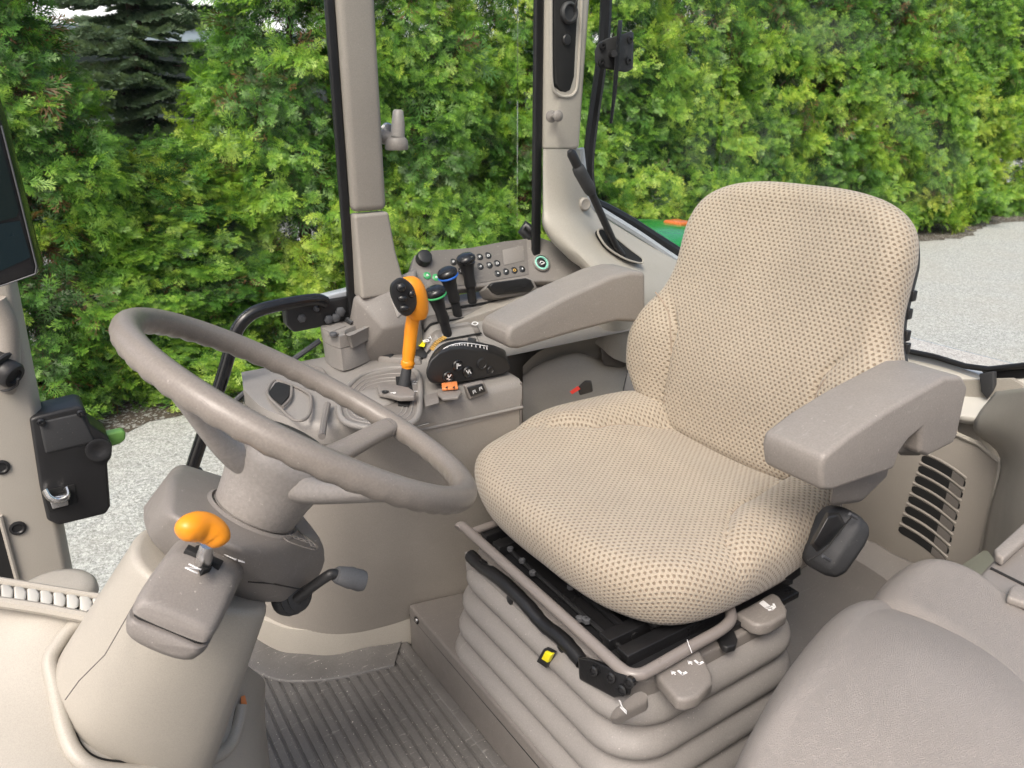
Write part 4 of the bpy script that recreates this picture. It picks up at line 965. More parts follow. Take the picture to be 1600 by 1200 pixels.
# cross shaped slot, markings and the orange lever
so = WX_(322, 872, -.1622)
for pp in ([(306, 852), (318, 849), (332, 886), (317, 893)], [(290, 857), (295, 850), (350, 876), (345, 884)]):
    MB().prism([WX_(u, v, -.1612) for u, v in pp], -wn * .006).build('lever_slot', M['void'], hz1, bevel=.0008)
dxv = (WX_(340, 876, -.162) - WX_(300, 856, -.162)).normalized()
text_mesh('letter_n', 'N', WX_(303, 889, -.1612), WX_(309, 882, -.162) - WX_(299, 892, -.162), WX_(297, 884, -.162) - WX_(308, 892, -.162), .019, M['white'], hz1)
im = MB(); ez_ = wn.cross(dxv)
strokes(im, WX_(358, 868, -.1612), dxv, ez_, [[(-.016, 0), (-.004, 0)], [(-.004, -.004), (.008, -.004), (.008, .004), (-.004, .004), (-.004, -.004)], [(.008, 0), (.017, 0)], [(.012, -.003), (.017, 0)]], .0022)
strokes(im, WX_(306, 842, -.1612), dxv, ez_, [[(-.006, 0), (.006, 0)], [(-.003, .004), (.003, .004)]], .002); im.build('lever_marks', M['white'], hz1)
stem = MB().tube([WX_(318, 882, -.165), WX_(320, 868, -.150), WX_(324, 850, -.135)], [.0075, .0078, .0065], 14).build('reverser_lever', M['chrome'], colm)
stem.data.materials[0] = M['steel_grey'] if 'steel_grey' in M else M['chrome']
kb = cr([WX_(u, v, k) for u, v, k in [(284, 838, -.119), (297, 826, -.113), (316, 823, -.111), (336, 834, -.114), (347, 853, -.121)]], 7)
nk = len(kb); MB().tube(kb, [.0132 * max(.02, 1 - abs(2 * i / (nk - 1) - 1) ** 3.2) ** .5 + .001 for i in range(nk)], 20, squash=(1.0, 1.0)).build('lever_knob', M['orange'], stem)


# stalk on the near side
bt = WX_(458, 928, -.222)
ax = (WX_(500, 915, -.21) - bt); ax = V((.5, -.8, .25)).normalized()
boot = MB().lathe(bt - ax * .012, ax, [(.026, 0), (.027, .008), (.024, .013), (.025, .016), (.020, .021), (.021, .024), (.014, .030), (0, .031)], 24).build('stalk_boot', M['black_soft'], colm)
yS = bt.y - .02
sp_ = cr([P(463, 936, y=yS), P(490, 915, y=yS - .01), P(512, 900, y=yS - .02), P(520, 897, y=yS - .022), P(534, 899, y=yS - .024)], 6)
MB().tube(sp_, .0065, 12).build('stalk_arm', M['black'], boot)
MB().tube([P(524, 897, y=yS - .023), P(527, 898, y=yS - .023), P(548, 903, y=yS - .027), P(552, 904, y=yS - .0275), P(563, 907, y=yS - .03), P(569, 908, y=yS - .031)], [.0085, .0105, .0135, .0128, .0135, .0118], 20).build('stalk_tip', M['grey_stalk'], boot)
# collar ring, hub, wheel
MB().lathe(W(.006, -.004, -.145), wn, [(.058, -.004), (.057, .003), (.053, .006), (.050, .003), (0, .003)], 40).build('collar', M['taupe'], shr)
wheel = MB().tube([wc + (wr * math.cos(t) + wl * math.sin(t)) * .2076 for t in [2 * math.pi * i / 180 for i in range(180)]], .0150, 20, closed=True)
# finger waves on the underside
for i, p in enumerate(wheel.v):
    ring, kk = divmod(i, 20)
    t = 2 * math.pi * ring / 180; c_ = wc + (wr * math.cos(t) + wl * math.sin(t)) * .2076; d = p - c_
    below = max(0, -d.normalized().dot(wn) + .25)
    wheel.v[i] = c_ + d * (1 + .075 * below * math.cos(t * 48) * .7)
swl = wheel.build('steering_wheel', M['wheel'], colm, sharp=180)
hubp = [(.045, -.143), (.049, -.135), (.053, -.110), (.060, -.085), (.066, -.070), (.066, -.058), (.058, -.048), (.04, -.044), (0, -.043)]
MB().lathe(wc + wr * .004, wn, hubp, 40).build('wheel_hub', M['hub'], swl, sharp=60)
MB().tube([wc + wr * .004 + wn * -.137 + (wr * math.cos(q) + wl * math.sin(q)) * .0487 for q in [2 * math.pi * i / 40 for i in range(40)]], .0008, 5, closed=True).build('hub_joint', M['taupe_dark'], swl)
MB().lathe(wc + wr * .004, wn, [(.044, -.046), (.043, -.040), (.038, -.037), (0, -.036)], 36).build('horn_cap', M['black'], swl)
def spoke(deg, r0, r1):
    t = R(deg); d = wr * math.cos(t) + wl * math.sin(t); s_ = wn.cross(d)
    prof = [(.035, -.080, .021, .020), (.07, -.072, .019, .016), (.11, -.052, .0165, .0125), (.15, -.028, .015, .0115), (.185, -.008, .0145, .0115), (.203, -.002, .0145, .0125)]
    rings = []
    for rad, k, w, h in prof:
        o = wc + d * rad + wn * k
        rings.append([o + s_ * (math.copysign(abs(math.cos(q)) ** .75, math.cos(q)) * w) + wn * (math.copysign(abs(math.sin(q)) ** .75, math.sin(q)) * h) for q in [2 * math.pi * i / 18 for i in range(18)]])
    o_ = wc + d * .187 + wn * -.0072
    MB().tube([o_ + s_ * math.cos(q) * .0149 + wn * math.sin(q) * .0120 for q in [2 * math.pi * i / 24 for i in range(24)]], .0007, 5, closed=True).build('spoke_joint', M['taupe_dark'], swl)
    rr2 = []
    for i in range(len(rings[0])): rr2.append(cr([r[i] for r in rings], 5))
    MB().loft([[rr2[i][j] for i in range(18)] for j in range(len(rr2[0]))]).build('spoke', M['hub'] if deg != SP[1] else M['wheel'], swl, sharp=80)
def rim_deg(u, v):
    p = WX_(u, v, 0) - wc; return math.degrees(math.atan2(p.dot(wl), p.dot(wr)))
SP = [rim_deg(655, 772), rim_deg(632, 668), rim_deg(240, 560)]
for a in SP: spoke(a, 0, 0)
# ================================================================== FRONT DASH
dash = thing('dashboard', 'beige front cowl with a vent row and a cut-out around the steering column', 'dashboard', (-.1, .9, .2))
m = MB(); drow = [
 [P(-120, 908, z=.51), P(40, 938, z=.495), P(150, 957, z=.47), P(300, 985, z=.42), P(400, 1050, z=.33), P(415, 1068, z=.22)],
 [P(-120, 1000, z=.475), P(50, 1030, z=.45), P(160, 1045, z=.42), P(300, 1080, z=.355), P(398, 1098, z=.26), P(414, 1115, z=.12)],
 [P(-120, 1100, z=.44), P(60, 1125, z=.41), P(170, 1145, z=.375), P(300, 1170, z=.30), P(402, 1160, z=.20), P(420, 1180, z=.06)],
 [P(-120, 1260, z=.39), P(60, 1265, z=.37), P(170, 1270, z=.33), P(300, 1270, z=.25), P(410, 1250, z=.13), P(432, 1260, z=.0)]]
m.patch(drow, 7, 7); dp = m.build('cowl_panel', M['beige'], dash)
def DP(u, v, lift=0):                        # meets the cowl panel along the view line, by marching
    d = ray(u, v).normalized(); o = V((0, 0, CAMH))
    from mathutils.bvhtree import BVHTree
    global _bvh
    if '_bvh' not in globals():
        vs_ = []; 
        g_ = [cr(r, 7) for r in drow]; cols = [cr([g_[i][j] for i in range(4)], 7) for j in range(len(g_[0]))]
        nr, nc = len(cols[0]), len(cols); vs_ = [cols[j][i] for i in range(nr) for j in range(nc)]
        fs_ = [[i * nc + j, i * nc + j + 1, (i + 1) * nc + j + 1, (i + 1) * nc + j] for i in range(nr - 1) for j in range(nc - 1)]
        _bvh = BVHTree.FromPolygons(vs_, fs_)
    h = _bvh.ray_cast(o, d)
    return (h[0] if h[0] else P(u, v, z=.4)) - d * lift
rim = cr([DP(u, v, .004) for u, v in [(150, 968), (116, 978), (90, 1008), (78, 1034), (86, 1075), (100, 1138), (118, 1178), (150, 1200), (210, 1206), (262, 1200), (310, 1192), (352, 1172), (368, 1144), (378, 1100)]], 7)
MB().tube(rim, .0095, 12).build('cutout_rim', M['beige'], dp)
rc_ = sum(rim, V((0, 0, 0))) / len(rim)
MB().loft([[p + V((0, 0, .001)) for p in rim], [p.lerp(rc_, .16) + V((0, 0, .003)) for p in rim]], closed=False).build('cutout_gap', M['void'], dp, solid=.002)
# soft moulded lip on the driver side, small catch
MB().tube(cr([DP(u, v, .006) for u, v in [(240, 1190), (262, 1178), (290, 1176), (302, 1190)]], 5), .010, 12).build('cowl_catch', M['beige'], dp)
MB().prism([DP(u, v, .004) for u, v in [(377, 1090), (383, 1088), (386, 1100), (381, 1122), (376, 1118)]], (0, 0, .002)).build('warning_sticker', M['rocker_orange'], dp)
# vent row
def VP(u, v, dz=0): return P(u, v, z=.512 - .00022 * u + dz)
MB().tube([VP(-60, 898), VP(0, 908), VP(80, 921), VP(205, 941)], .0055, 8).build('vent_edge', M['beige'], dash)
MB().tube([VP(-60, 930), VP(0, 941), VP(60, 950), VP(195, 976)], .0075, 8).build('vent_edge', M['beige'], dash)
MB().prism([VP(-60, 902, -.012), VP(205, 943, -.012), VP(195, 976, -.012), VP(-60, 932, -.012)], (0, 0, -.004)).build('vent_recess', M['beige_dark'], dash)
for i in range(10):
    u = -8 + i * 20.5; v = 921 + i * 3.0
    q = [(u - 11, v - 11), (u + 4, v - 10), (u + 9, v - 2), (u + 8, v + 9), (u, v + 14), (u - 10, v + 12)]
    MB().hull([VP(a, b, .006) for a, b in q] + [VP(a - 3, b + 3, -.012) for a, b in q]).build('vent_fin', M['sill'], dash, bevel=.0025)
MB().lathe(P(86, 936, z=.452), (0, 0, 1), [(.056, 0), (.055, .010), (.050, .017), (.036, .022), (0, .024)], 36).build('defrost_dome', M['beige'], dash)
# ================================================================== DRIVER SEAT
seat = thing('driver_seat', 'driver seat in dimpled beige knit with taupe armrests on a bellows suspension', 'seat', (.85, .85, .118))
def sm(a, b, x):
    t = min(1, max(0, (x - a) / (b - a))); return t * t * (3 - 2 * t)
def cushion(name, outline, O, ea, eb, en, thick, er, crown, mat, parent, rings=26, tuck=.03, under=True):
    O, ea, eb, en = V(O), V(ea).normalized(), V(eb).normalized(), V(en).normalized()
    n = len(outline); ca = sum(p[0] for p in outline) / n; cb = sum(p[1] for p in outline) / n
    base = wloc(parent); vs = []; uvs = []
    for k in range(rings + 1):
        f = max(.004, k / rings)
        for a, b in outline:
            da, db = a - ca, b - cb; L_ = math.hypot(da, db); s_ = (L_ - er) / L_ * f
            x, y = ca + da * s_, cb + db * s_; vs.append(O + ea * x + eb * y + en * crown(x, y)); uvs.append((y, x))
    for k in range(1, 17):
        for a, b in outline:
            da, db = a - ca, b - cb; L_ = math.hypot(da, db); ux, uy = da / L_, db / L_
            bx, by = ca + ux * (L_ - er), cb + uy * (L_ - er); z0 = crown(bx, by)
            if k <= 9:
                t = k / 9 * math.pi / 2; out = er * math.sin(t); dz = er * (1 - math.cos(t)); arc = er * t
            else:
                t = (k - 9) / 7; out = er * (1 - .5 * t * t) if under else er; dz = er + (thick - er) * t; arc = er * math.pi / 2 + (thick - er) * t
            vs.append(O + ea * (bx + ux * out) + eb * (by + uy * out) + en * (z0 - dz if k <= 9 else z0 * (1 - (k - 9) / 7) - dz)); uvs.append((by + uy * arc, bx + ux * arc))
    R_ = len(vs) // n; fs = []
    for i in range(R_ - 1):
        for j in range(n): fs.append([i * n + j, i * n + (j + 1) % n, (i + 1) * n + (j + 1) % n, (i + 1) * n + j])
    fs.append([(R_ - 1) * n + j for j in range(n)]); fs.append(list(range(n))[::-1])
    if ea.cross(eb).dot(en) < 0: fs = [f[::-1] for f in fs]
    me = bpy.data.meshes.new(name); me.from_pydata([p - base for p in vs], [], fs); me.update()
    ul = me.uv_layers.new(name='UVMap')
    for lp in me.loops: ul.data[lp.index].uv = uvs[lp.vertex_index]
    me.polygons.foreach_set('use_smooth', [True] * len(me.polygons)); me.set_sharp_from_angle(angle=R(70)); me.materials.append(mat)
    o = bpy.data.objects.new(name, me); COL.objects.link(o); o.parent = parent
    return o
YC = .872
half = [(.622, 0), (.626, .09), (.642, .165), (.682, .232), (.75, .262), (.86, .268), (.97, .262), (1.065, .245), (1.11, .20), (1.125, .10)]
ol = half + [(1.128, 0)] + [(x, -y) for x, y in half[:0:-1]]
ol = [(p.x - (.010 * max(0, p.y) / .26 if p.x < -.05 else 0), p.y * (1.17 + .09 * sm(-.22, -.02, p.x) if p.y > 0 else 1)) for p in cr([(x - .87, y, 0) for x, y in ol], 8, True)]
def seat_crown(x, y):
    X = x + .87; far_ = y > 0; y = y / (1.17 + .09 * sm(-.22, -.02, x)) if y > 0 else y; ay = abs(y)
    edge = .158 + .10 * max(0, (.92 - X) / .14) ** 1.6 if X < .92 else .158 - .035 * sm(.92, 1.10, X)
    mb = sm(edge - .012, edge + .036, ay)
    groove = math.exp(-((ay - edge) / .005) ** 2) * (sm(.79, .83, X))
    z = -.010 * sm(.20, 0, ay) * sm(.66, .85, X) - .012 * sm(.74, .60, X) - .018 * sm(.95, 1.10, X) * (1 - mb)
    z += .015 * mb * sm(.76, .88, X) - .007 * groove - .016 * sm(.20, .262, ay) + (.016 * sm(.10, .2, ay) * sm(.72, .92, X) if far_ else 0)
    return z
cush = cushion('seat_cushion', ol, (.87, YC, .500), (1, 0, 0), (0, 1, 0), (0, 0, 1), .105, .042, seat_crown, M['fabric'], seat, rings=72)
for sg in (1, -1):
    q_ = []
    for i in range(30):
        X = .80 + .29 * i / 29; e_ = .158 + .10 * max(0, (.92 - X) / .14) ** 1.6 if X < .92 else .158 - .035 * sm(.92, 1.10, X)
        k_ = (1.17 + .09 * sm(-.22, -.02, X - .87)) if sg > 0 else 1
        q_.append(V((X, YC + sg * e_ * k_, .500 + seat_crown(X - .87, sg * e_ * k_) - .0004)))
    MB().tube(q_, .0016, 6).build('bolster_seam', M['seam'], cush)
MB().box((.90, .86, .30), (.22, .34, .30)).build('suspension_core', M['void'], seat, bevel=.01)
MB().box((.90, YC, .385), (.40, .40, .03)).build('cushion_pan', M['black'], seat, bevel=.008)
# backrest
BT = R(13); bu = V((math.sin(BT), 0, math.cos(BT))); bn = V((-math.cos(BT), 0, math.sin(BT))); BO = V((1.078, .897, .505))
bh = [(-.045, .0), (-.040, .13), (-.010, .222), (.045, .280), (.10, .298), (.15, .300), (.20, .283), (.25, .258), (.30, .244), (.35, .240), (.40, .235), (.445, .214), (.474, .165), (.488, .09)]
bo = bh + [(.491, 0)] + [(t, -s_) for t, s_ in bh[:0:-1]]
bo = [(p.x, p.y) for p in cr([(t, s_, 0) for t, s_ in bo], 7, True)]
def back_crown(t, s_):
    a = abs(s_); edge = .168 + .05 * sm(.16, .27, t)
    mb = sm(edge - .008, edge + .06, a) * sm(.32, .15, t)
    gr = math.exp(-((a - edge) / .0045) ** 2) * sm(.235, .19, t)
    z = .016 * math.exp(-((t - .13) / .10) ** 2) + .016 * mb - .008 * gr - .012 * sm(.33, .47, t) + .012 * sm(.12, .24, a) * sm(.28, .40, t) * .6
    return z - .012 * sm(.12, 0, a) * sm(.20, .4, t)
back = cushion('backrest', bo, BO, bu, (0, 1, 0), bn, .085, .038, back_crown, M['fabric'], seat, rings=72)
seam_tj = cr([(0.0, .164, 0), (.06, .166, 0), (.12, .169, 0), (.165, .178, 0), (.20, .198, 0), (.222, .226, 0), (.235, .25, 0)], 8)
for sg in (1, -1):
    MB().tube([BO + bu * q.x + V((0, q.y * sg, 0)) + bn * (back_crown(q.x, q.y * sg) - .0004) for q in (seam_tj if sg > 0 else seam_tj[:-22])], .0016, 6).build('bolster_seam', M['seam'], back)
# black shell behind the backrest, with little clips
cen_t = .22
sh = [BO + bu * (cen_t + (t - cen_t) * .975) + V((0, s_ * .965, 0)) - bn * .074 for t, s_ in bo]
shb = [BO + bu * (cen_t + (t - cen_t) * .86) + V((0, s_ * .86, 0)) - bn * .105 for t, s_ in bo]
shl = MB().loft([[p + bn * .012 for p in sh], sh, [a.lerp(b, .35) - bn * .012 for a, b in zip(sh, shb)], shb]).build('back_shell', M['black_soft'], seat)
for t, s_ in ((.335, -.232), (.305, -.234), (.27, -.242), (.25, -.248)):
    MB().box(BO + bu * t + V((0, s_, 0)) - bn * .080, (.012, .008, .018)).build('shell_clip', M['black'], shl, bevel=.002)
# armrests
ya = .528
arm_px = [(1288, 714), (1283, 735), (1285, 767), (1300, 768), (1398, 734), (1407, 706), (1420, 688), (1440, 671), (1438, 709), (1450, 714), (1490, 694), (1497, 680), (1514, 604), (1505, 588), (1478, 590), (1390, 640), (1330, 680)]
ar = [P(u, v, y=ya) for u, v in arm_px]
na = MB().prism(ar, (0, .098, 0)).build('armrest', M['armrest'], seat, bevel=.019, seg=6, ang=30, sharp=75)
na['label'] = 'near armrest with a stepped underside'
MB().hull([P(1300, 752, y=.56), P(1400, 690, y=.56), P(1385, 745, y=.56), P(1345, 785, y=.56), P(1295, 790, y=.57), P(1300, 752, y=.61), P(1400, 690, y=.61), P(1345, 785, y=.61), P(1295, 790, y=.61)]).build('armrest_bracket', M['taupe'], seat, bevel=.008)
MB().hull([P(1405, 690, y=.555), P(1436, 672, y=.555), P(1436, 706, y=.555), P(1402, 708, y=.555), P(1405, 690, y=.60), P(1440, 680, y=.60), P(1440, 712, y=.60), P(1405, 712, y=.60)]).build('armrest_pivot', M['taupe_dark'], seat, bevel=.004)
yb_ = 1.172
far_px = [(797, 512), (792, 528), (796, 545), (812, 546), (900, 520), (965, 503), (1010, 505), (1010, 425), (985, 424), (955, 432), (880, 466)]
MB().prism([P(u, v, y=yb_) for u, v in far_px], (0, .100, 0)).build('armrest', M['armrest'], seat, bevel=.019, seg=6, ang=30, sharp=75)
# ---- suspension: bellows
def rrect(x0, x1, y0, y1, r, z, n=7):
    out = []
    for cx, cy, a0 in ((x1 - r, y1 - r, 0), (x0 + r, y1 - r, 90), (x0 + r, y0 + r, 180), (x1 - r, y0 + r, 270)):
        for i in range(n + 1):
            a = R(a0 + 90 * i / n); out.append(V((cx + r * math.cos(a), cy + r * math.sin(a), z)))
    return out
m = MB(); rings = []
zt_, zb_ = .318, .095; npl = 4; steps = 12
for i in range(npl * steps + 1):
    t = i / steps; ph = t - math.floor(t)
    o = .030 * (math.sin(math.pi * ph ** 1.25) ** .45) if 0 < i < npl * steps else 0
    z = zt_ - (zt_ - zb_) * t / npl
    w = .006 * t
    rings.append(rrect(.622 - o - w, 0.965 + o, .632 - o - w, 1.070 + o + w, .085, z))
m.loft(rings); bel = m.build('bellows', M['bellows'], seat, sharp=75)
# top cover of the bellows with its bolted plate and yellow rocker
rings = [rrect(.612, .985, .622, 1.08, .06, z) for z in (.306, .336)]
MB().loft(rings).build('suspension_top', M['taupe'], seat, bevel=.004)
XF = .604
pl = [(725, 862), (762, 884), (806, 930), (848, 968), (886, 1010), (904, 1042), (905, 1068), (880, 1066), (842, 1030), (790, 972), (766, 945), (748, 912), (735, 922), (729, 900)]
plate = MB().prism([P(u, v, x=XF) for u, v in pl], (.010, 0, 0)).build('front_plate', M['bellows'], seat, bevel=.003)
for u, v in ((797, 937), (877, 1011)):
    MB().lathe(P(u, v, x=XF - .0005), (-1, 0, 0), [(.0085, 0), (.0085, .002), (.006, .0035), (0, .004)], 18).build('plate_bolt', M['black'], plate)
rk = MB().prism([P(u, v, x=.584) for u, v in [(848, 1014), (862, 1021), (853, 1045), (837, 1034)]], (.012, 0, 0)).build('rocker_frame', M['black'], seat, bevel=.0025)
MB().prism([P(u, v, x=.581) for u, v in [(851, 1018), (861, 1023), (855, 1036), (845, 1030)]], (.008, 0, 0)).build('yellow_rocker', M['yellow'], rk, bevel=.0015)
# black slide mechanism
mech = MB(); mech.box((.81, .846, .345), (.36, .43, .012)); mechp = mech.build('slide_frame', M['steel_black'], seat, bevel=.002)
for y_ in (.66, .70, 1.00, 1.045):
    MB().prism([(.63, y_ - .008, .350), (.63, y_ + .008, .350), (.63, y_ + .008, .362), (.63, y_ + .016, .364), (.63, y_ + .016, .371), (.63, y_ - .008, .371)], (.37, 0, 0)).build('slide_rail', M['steel_black'], mechp, bevel=.0015)
rm = random.Random(8)
for i in range(5):
    x_ = .645 + i * .035; MB().tube([(x_, .67 + .02 * (i % 2), .358), (x_ + .008, 1.03, .358)], .007 if i % 2 else .0045, 8).build('cross_rod', M['steel_black'], mechp)
for i in range(9):
    MB().lathe((rm.uniform(.63, .72), rm.uniform(.68, 1.0), .360), (0, 0, 1), [(.006, 0), (.006, .006), (.0035, .007), (0, .007)], 6).build('nut', M['grey_stalk'], mechp)
m = MB(); m.tube(cr([P(735, 868, x=.606), P(752, 884, x=.606), P(785, 908, x=.606), P(822, 944, x=.606), P(850, 976, x=.606), P(880, 1000, x=.606), P(910, 1034, x=.606)], 5), [.012, .0125, .0118, .0125, .0118] * 6 + [.012], 12)
m.build('front_edge_pad', M['steel_black'], seat)
MB().hull([P(u, v, x=.592) for u, v in [(903, 1026), (925, 1030), (990, 1062), (985, 1088), (960, 1092), (905, 1062)]] + [P(u, v, x=.63) for u, v in [(903, 1020), (990, 1050), (985, 1080), (905, 1055)]]).build('corner_bracket', M['steel_black'], seat, bevel=.004)
for u, v in ((928, 1048), (955, 1058), (972, 1078), (984, 1066)): MB().lathe(P(u, v, x=.589), (-1, -.3, .2), [(.008, -.004), (.008, .003), (.005, .004), (.004, .001), (0, .001)], 14).build('bracket_bolt', M['black_gloss'], seat)
# tube rail round the mechanism
zr = .376
rail = [P(716, 826, z=zr - .004), P(722, 822, z=zr), P(740, 837, z=zr), P(860, 945, z=zr), P(950, 1027, z=zr), P(968, 1043, z=zr), P(982, 1052, z=zr), P(998, 1054, z=zr), P(1016, 1047, z=zr), P(1080, 1010, z=zr), P(1126, 984, z=zr), P(1142, 966, z=zr), P(1138, 945, z=zr)]
MB().tube(cr(rail, 5), .0088, 14).build('slide_handle', M['tube'], seat)
MB().tube([P(736, 832, z=zr), P(752, 826, z=zr), P(790, 812, z=zr)], .0075, 10).build('handle_return', M['tube'], seat)
# paddles, lever, tab, tag
zp = .362
pd1 = MB().prism([P(u, v, z=zp) for u, v in [(1022, 1046), (1040, 1036), (1088, 1012), (1096, 1018), (1113, 1052), (1113, 1066), (1090, 1088), (1072, 1093), (1058, 1092), (1030, 1060)]], (0, 0, -.022)).build('adjuster_paddle', M['taupe'], seat, bevel=.006, seg=4)
im = MB(); ex = (P(1100, 1015, z=zp) - P(1060, 1035, z=zp)).normalized(); ey = (P(1060, 1000, z=zp) - P(1075, 1040, z=zp)).normalized()
for u, v in ((1060, 1052), (1086, 1036)):
    strokes(im, P(u, v, z=zp), ex, ey, [[(-.009, .003), (-.006, .008), (-.003, .003)], [(-.006, .008), (-.006, .000)]], .0017, .0004)
    strokes(im, P(u, v, z=zp), ex, ey, [[(.003, .003), (.003, -.005), (.010, -.005)]], .0036, .0004)
im.build('paddle_symbols', M['white'], pd1)
pd2 = MB().prism([P(u, v, z=zp) for u, v in [(1148, 956), (1170, 945), (1206, 924), (1218, 930), (1230, 950), (1229, 960), (1205, 974), (1190, 977), (1176, 974)]], (0, 0, -.022)).build('adjuster_paddle', M['taupe'], seat, bevel=.006, seg=4)
im = MB(); o = P(1198, 945, z=zp)
strokes(im, o, ex, ey, [[(-.008, -.005), (-.006, .008)], [(-.004, -.006), (-.002, .009)], [(.0, -.006), (.002, .009)], [(-.008, -.006), (.004, -.008)], [(-.009, -.011), (-.003, -.013), (.006, -.011), (.010, -.005)]], .0034, .0004)
im.build('paddle_symbols', M['white'], pd2)
MB().prism([P(u, v, z=.345) for u, v in [(1120, 992), (1140, 981), (1148, 985), (1153, 998), (1150, 1008), (1136, 1012), (1128, 1008)]], (0, 0, -.012)).build('black_tab', M['black'], seat, bevel=.003)
lv = MB().hull([P(1000 + 13 * math.cos(k * .785), 1090 + 11 * math.sin(k * .785), x=.578) for k in range(8)] + [P(958, 1108, x=.572), P(952, 1122, x=.572), P(962, 1124, x=.572)] + [P(1004 + 10 * math.cos(k * .785), 1104 + 10 * math.sin(k * .785), x=.590) for k in range(8)] + [P(955, 1130, x=.585), P(966, 1133, x=.588)]).build('weight_lever', M['taupe'], seat, bevel=.003)
im = MB(); strokes(im, P(974, 1104, x=.5695), (0, -1, 0), (-.2, 0, 1), [[(-.006, .006), (-.002, -.003), (.006, -.003)], [(-.006, -.007), (.005, -.008)]], .0030, .0003)
im.build('lever_symbol', M['white'], lv)
MB().tube(cr([P(1074, 1000, z=.40), P(1076, 1007, z=.392), P(1078, 1012, z=.388), P(1081, 1020, z=.38)], 5), .0007, 6).build('loose_thread', M['white'], seat)
# document pouch (black moulded box) at the near side, buckle at the far side
pa = [P(u, v, y=.590) for u, v in [(1274, 890), (1278, 883), (1285, 873), (1298, 850), (1313, 828), (1322, 814), (1327, 806), (1330, 801)]]
pouch = MB().tube(pa, [.018, .033, .040, .0425, .0425, .040, .033, .018], 10, squash=(1.0, .92)).build('lumbar_control', M['black_soft'], seat, bevel=.004, seg=3, ang=25, sharp=55)
MB().hull([P(u, v, y=.549) for u, v in [(1272, 848), (1294, 808), (1308, 805), (1316, 818), (1302, 836), (1282, 856)]] + [P(u, v, y=.562) for u, v in [(1264, 850), (1290, 800), (1312, 800), (1322, 820), (1306, 842), (1276, 864)]]).build('control_flap', M['black'], pouch, bevel=.003)
MB().tube(cr([P(1262, 876, y=.562), P(1288, 860, y=.5485), P(1306, 838, y=.5475), P(1330, 808, y=.555)], 5), .0012, 5).build('control_seam', M['void'], pouch)
for u, v in ((1292, 872), (1334, 806)):
    MB().tube([P(u - 6, v - 3, y=.556), P(u + 5, v + 4, y=.556)], .0025, 8).build('control_clip', M['grey_stalk'], pouch)
MB().hull([P(1225, 905, y=.62), P(1250, 880, y=.62), P(1252, 898, y=.62), P(1238, 908, y=.62), P(1225, 905, y=.66), P(1252, 890, y=.66)]).build('side_bracket', M['steel_black'], seat, bevel=.003)
bk = MB().hull([P(u, v, y=1.17) for u, v in [(902, 606), (912, 596), (923, 596), (926, 612), (906, 618)]] + [P(u, v, y=1.19) for u, v in [(904, 606), (914, 594), (924, 594), (927, 612), (906, 618)]]).build('belt_buckle', M['black'], seat, bevel=.003)
MB().hull([P(u, v, y=1.168) for u, v in [(890, 612), (903, 603), (907, 608), (894, 616)]] + [P(u, v, y=1.18) for u, v in [(890, 612), (903, 603), (907, 608), (894, 616)]]).build('buckle_button', M['red'], bk)
MB().hull([(1.0, 1.12, .36), (1.10, 1.12, .36), (1.12, 1.16, .56), (1.07, 1.17, .58), (1.12, 1.05, .50), (1.0, 1.14, .40), (1.13, 1.0, .40)]).build('recliner', M['black'], seat, bevel=.008)
# ================================================================== PASSENGER SEAT AND STORAGE BOX
ps = thing('passenger_seat', 'taupe grained vinyl passenger seat with two rounded pads near the door', 'seat', (.9, .3, .118))
def padol(pts, z, n=6):
    return [(p.x, p.y) for p in cr([(P(u, v, z=z).x, P(u, v, z=z).y, 0) for u, v in pts], n, True)]
o1 = padol([(1140, 1215), (1180, 1135), (1225, 1065), (1290, 985), (1345, 947), (1420, 938), (1500, 962), (1600, 1040), (1720, 1150), (1840, 1320), (1600, 1520), (1320, 1480), (1150, 1330)], .455)
c1 = (sum(p[0] for p in o1) / len(o1), sum(p[1] for p in o1) / len(o1))
def pad_c(x, y):
    q = ((x - c1[0]) / .2) ** 2 + ((y - c1[1]) / .2) ** 2; return .05 * max(0, 1 - q)
cushion('front_pad', o1, (0, 0, .475), (1, 0, 0), (0, 1, 0), (0, 0, 1), .15, .065, pad_c, M['vinyl'], ps, rings=20)
o2 = padol([(1360, 960), (1382, 918), (1430, 893), (1490, 903), (1560, 945), (1650, 1010), (1760, 1090), (1860, 1200), (1760, 1280), (1560, 1120), (1420, 1010)], .46)
cushion('rear_pad', o2, (0, 0, .502), (1, 0, 0), (0, 1, 0), (0, 0, 1), .16, .045, lambda x, y: 0, M['vinyl'], ps, rings=12)
MB().box((.93, .20, .24), (.30, .26, .24)).build('seat_base', M['taupe_dark'], ps, bevel=.02)
bx = thing('storage_box', 'taupe storage box with a stepped lid behind the passenger seat', 'box', (1.1, .34, .118))
zb2 = .50
body = [P(u, v, z=zb2) for u, v in [(1516, 918), (1524, 902), (1552, 872), (1612, 815), (1720, 740), (1850, 860), (1700, 1010), (1592, 968), (1535, 940), (1518, 930)]]
MB().prism(body, (0, 0, -.36)).build('box_body', M['taupe'], bx, bevel=.010, seg=4)
lid = MB().prism([p + V((0, 0, .002)) for p in [P(u, v, z=zb2) for u, v in [(1550, 872), (1612, 815), (1720, 742), (1730, 760), (1622, 836), (1564, 888), (1552, 880)]]], (0, 0, .014)).build('lid_strip', M['armrest'], bx, bevel=.004)
MB().tube([P(1548, 888, z=zb2 + .001), P(1600, 914, z=zb2 + .001), P(1660, 940, z=zb2 + .001)], .0022, 6).build('lid_groove', M['void'], bx)
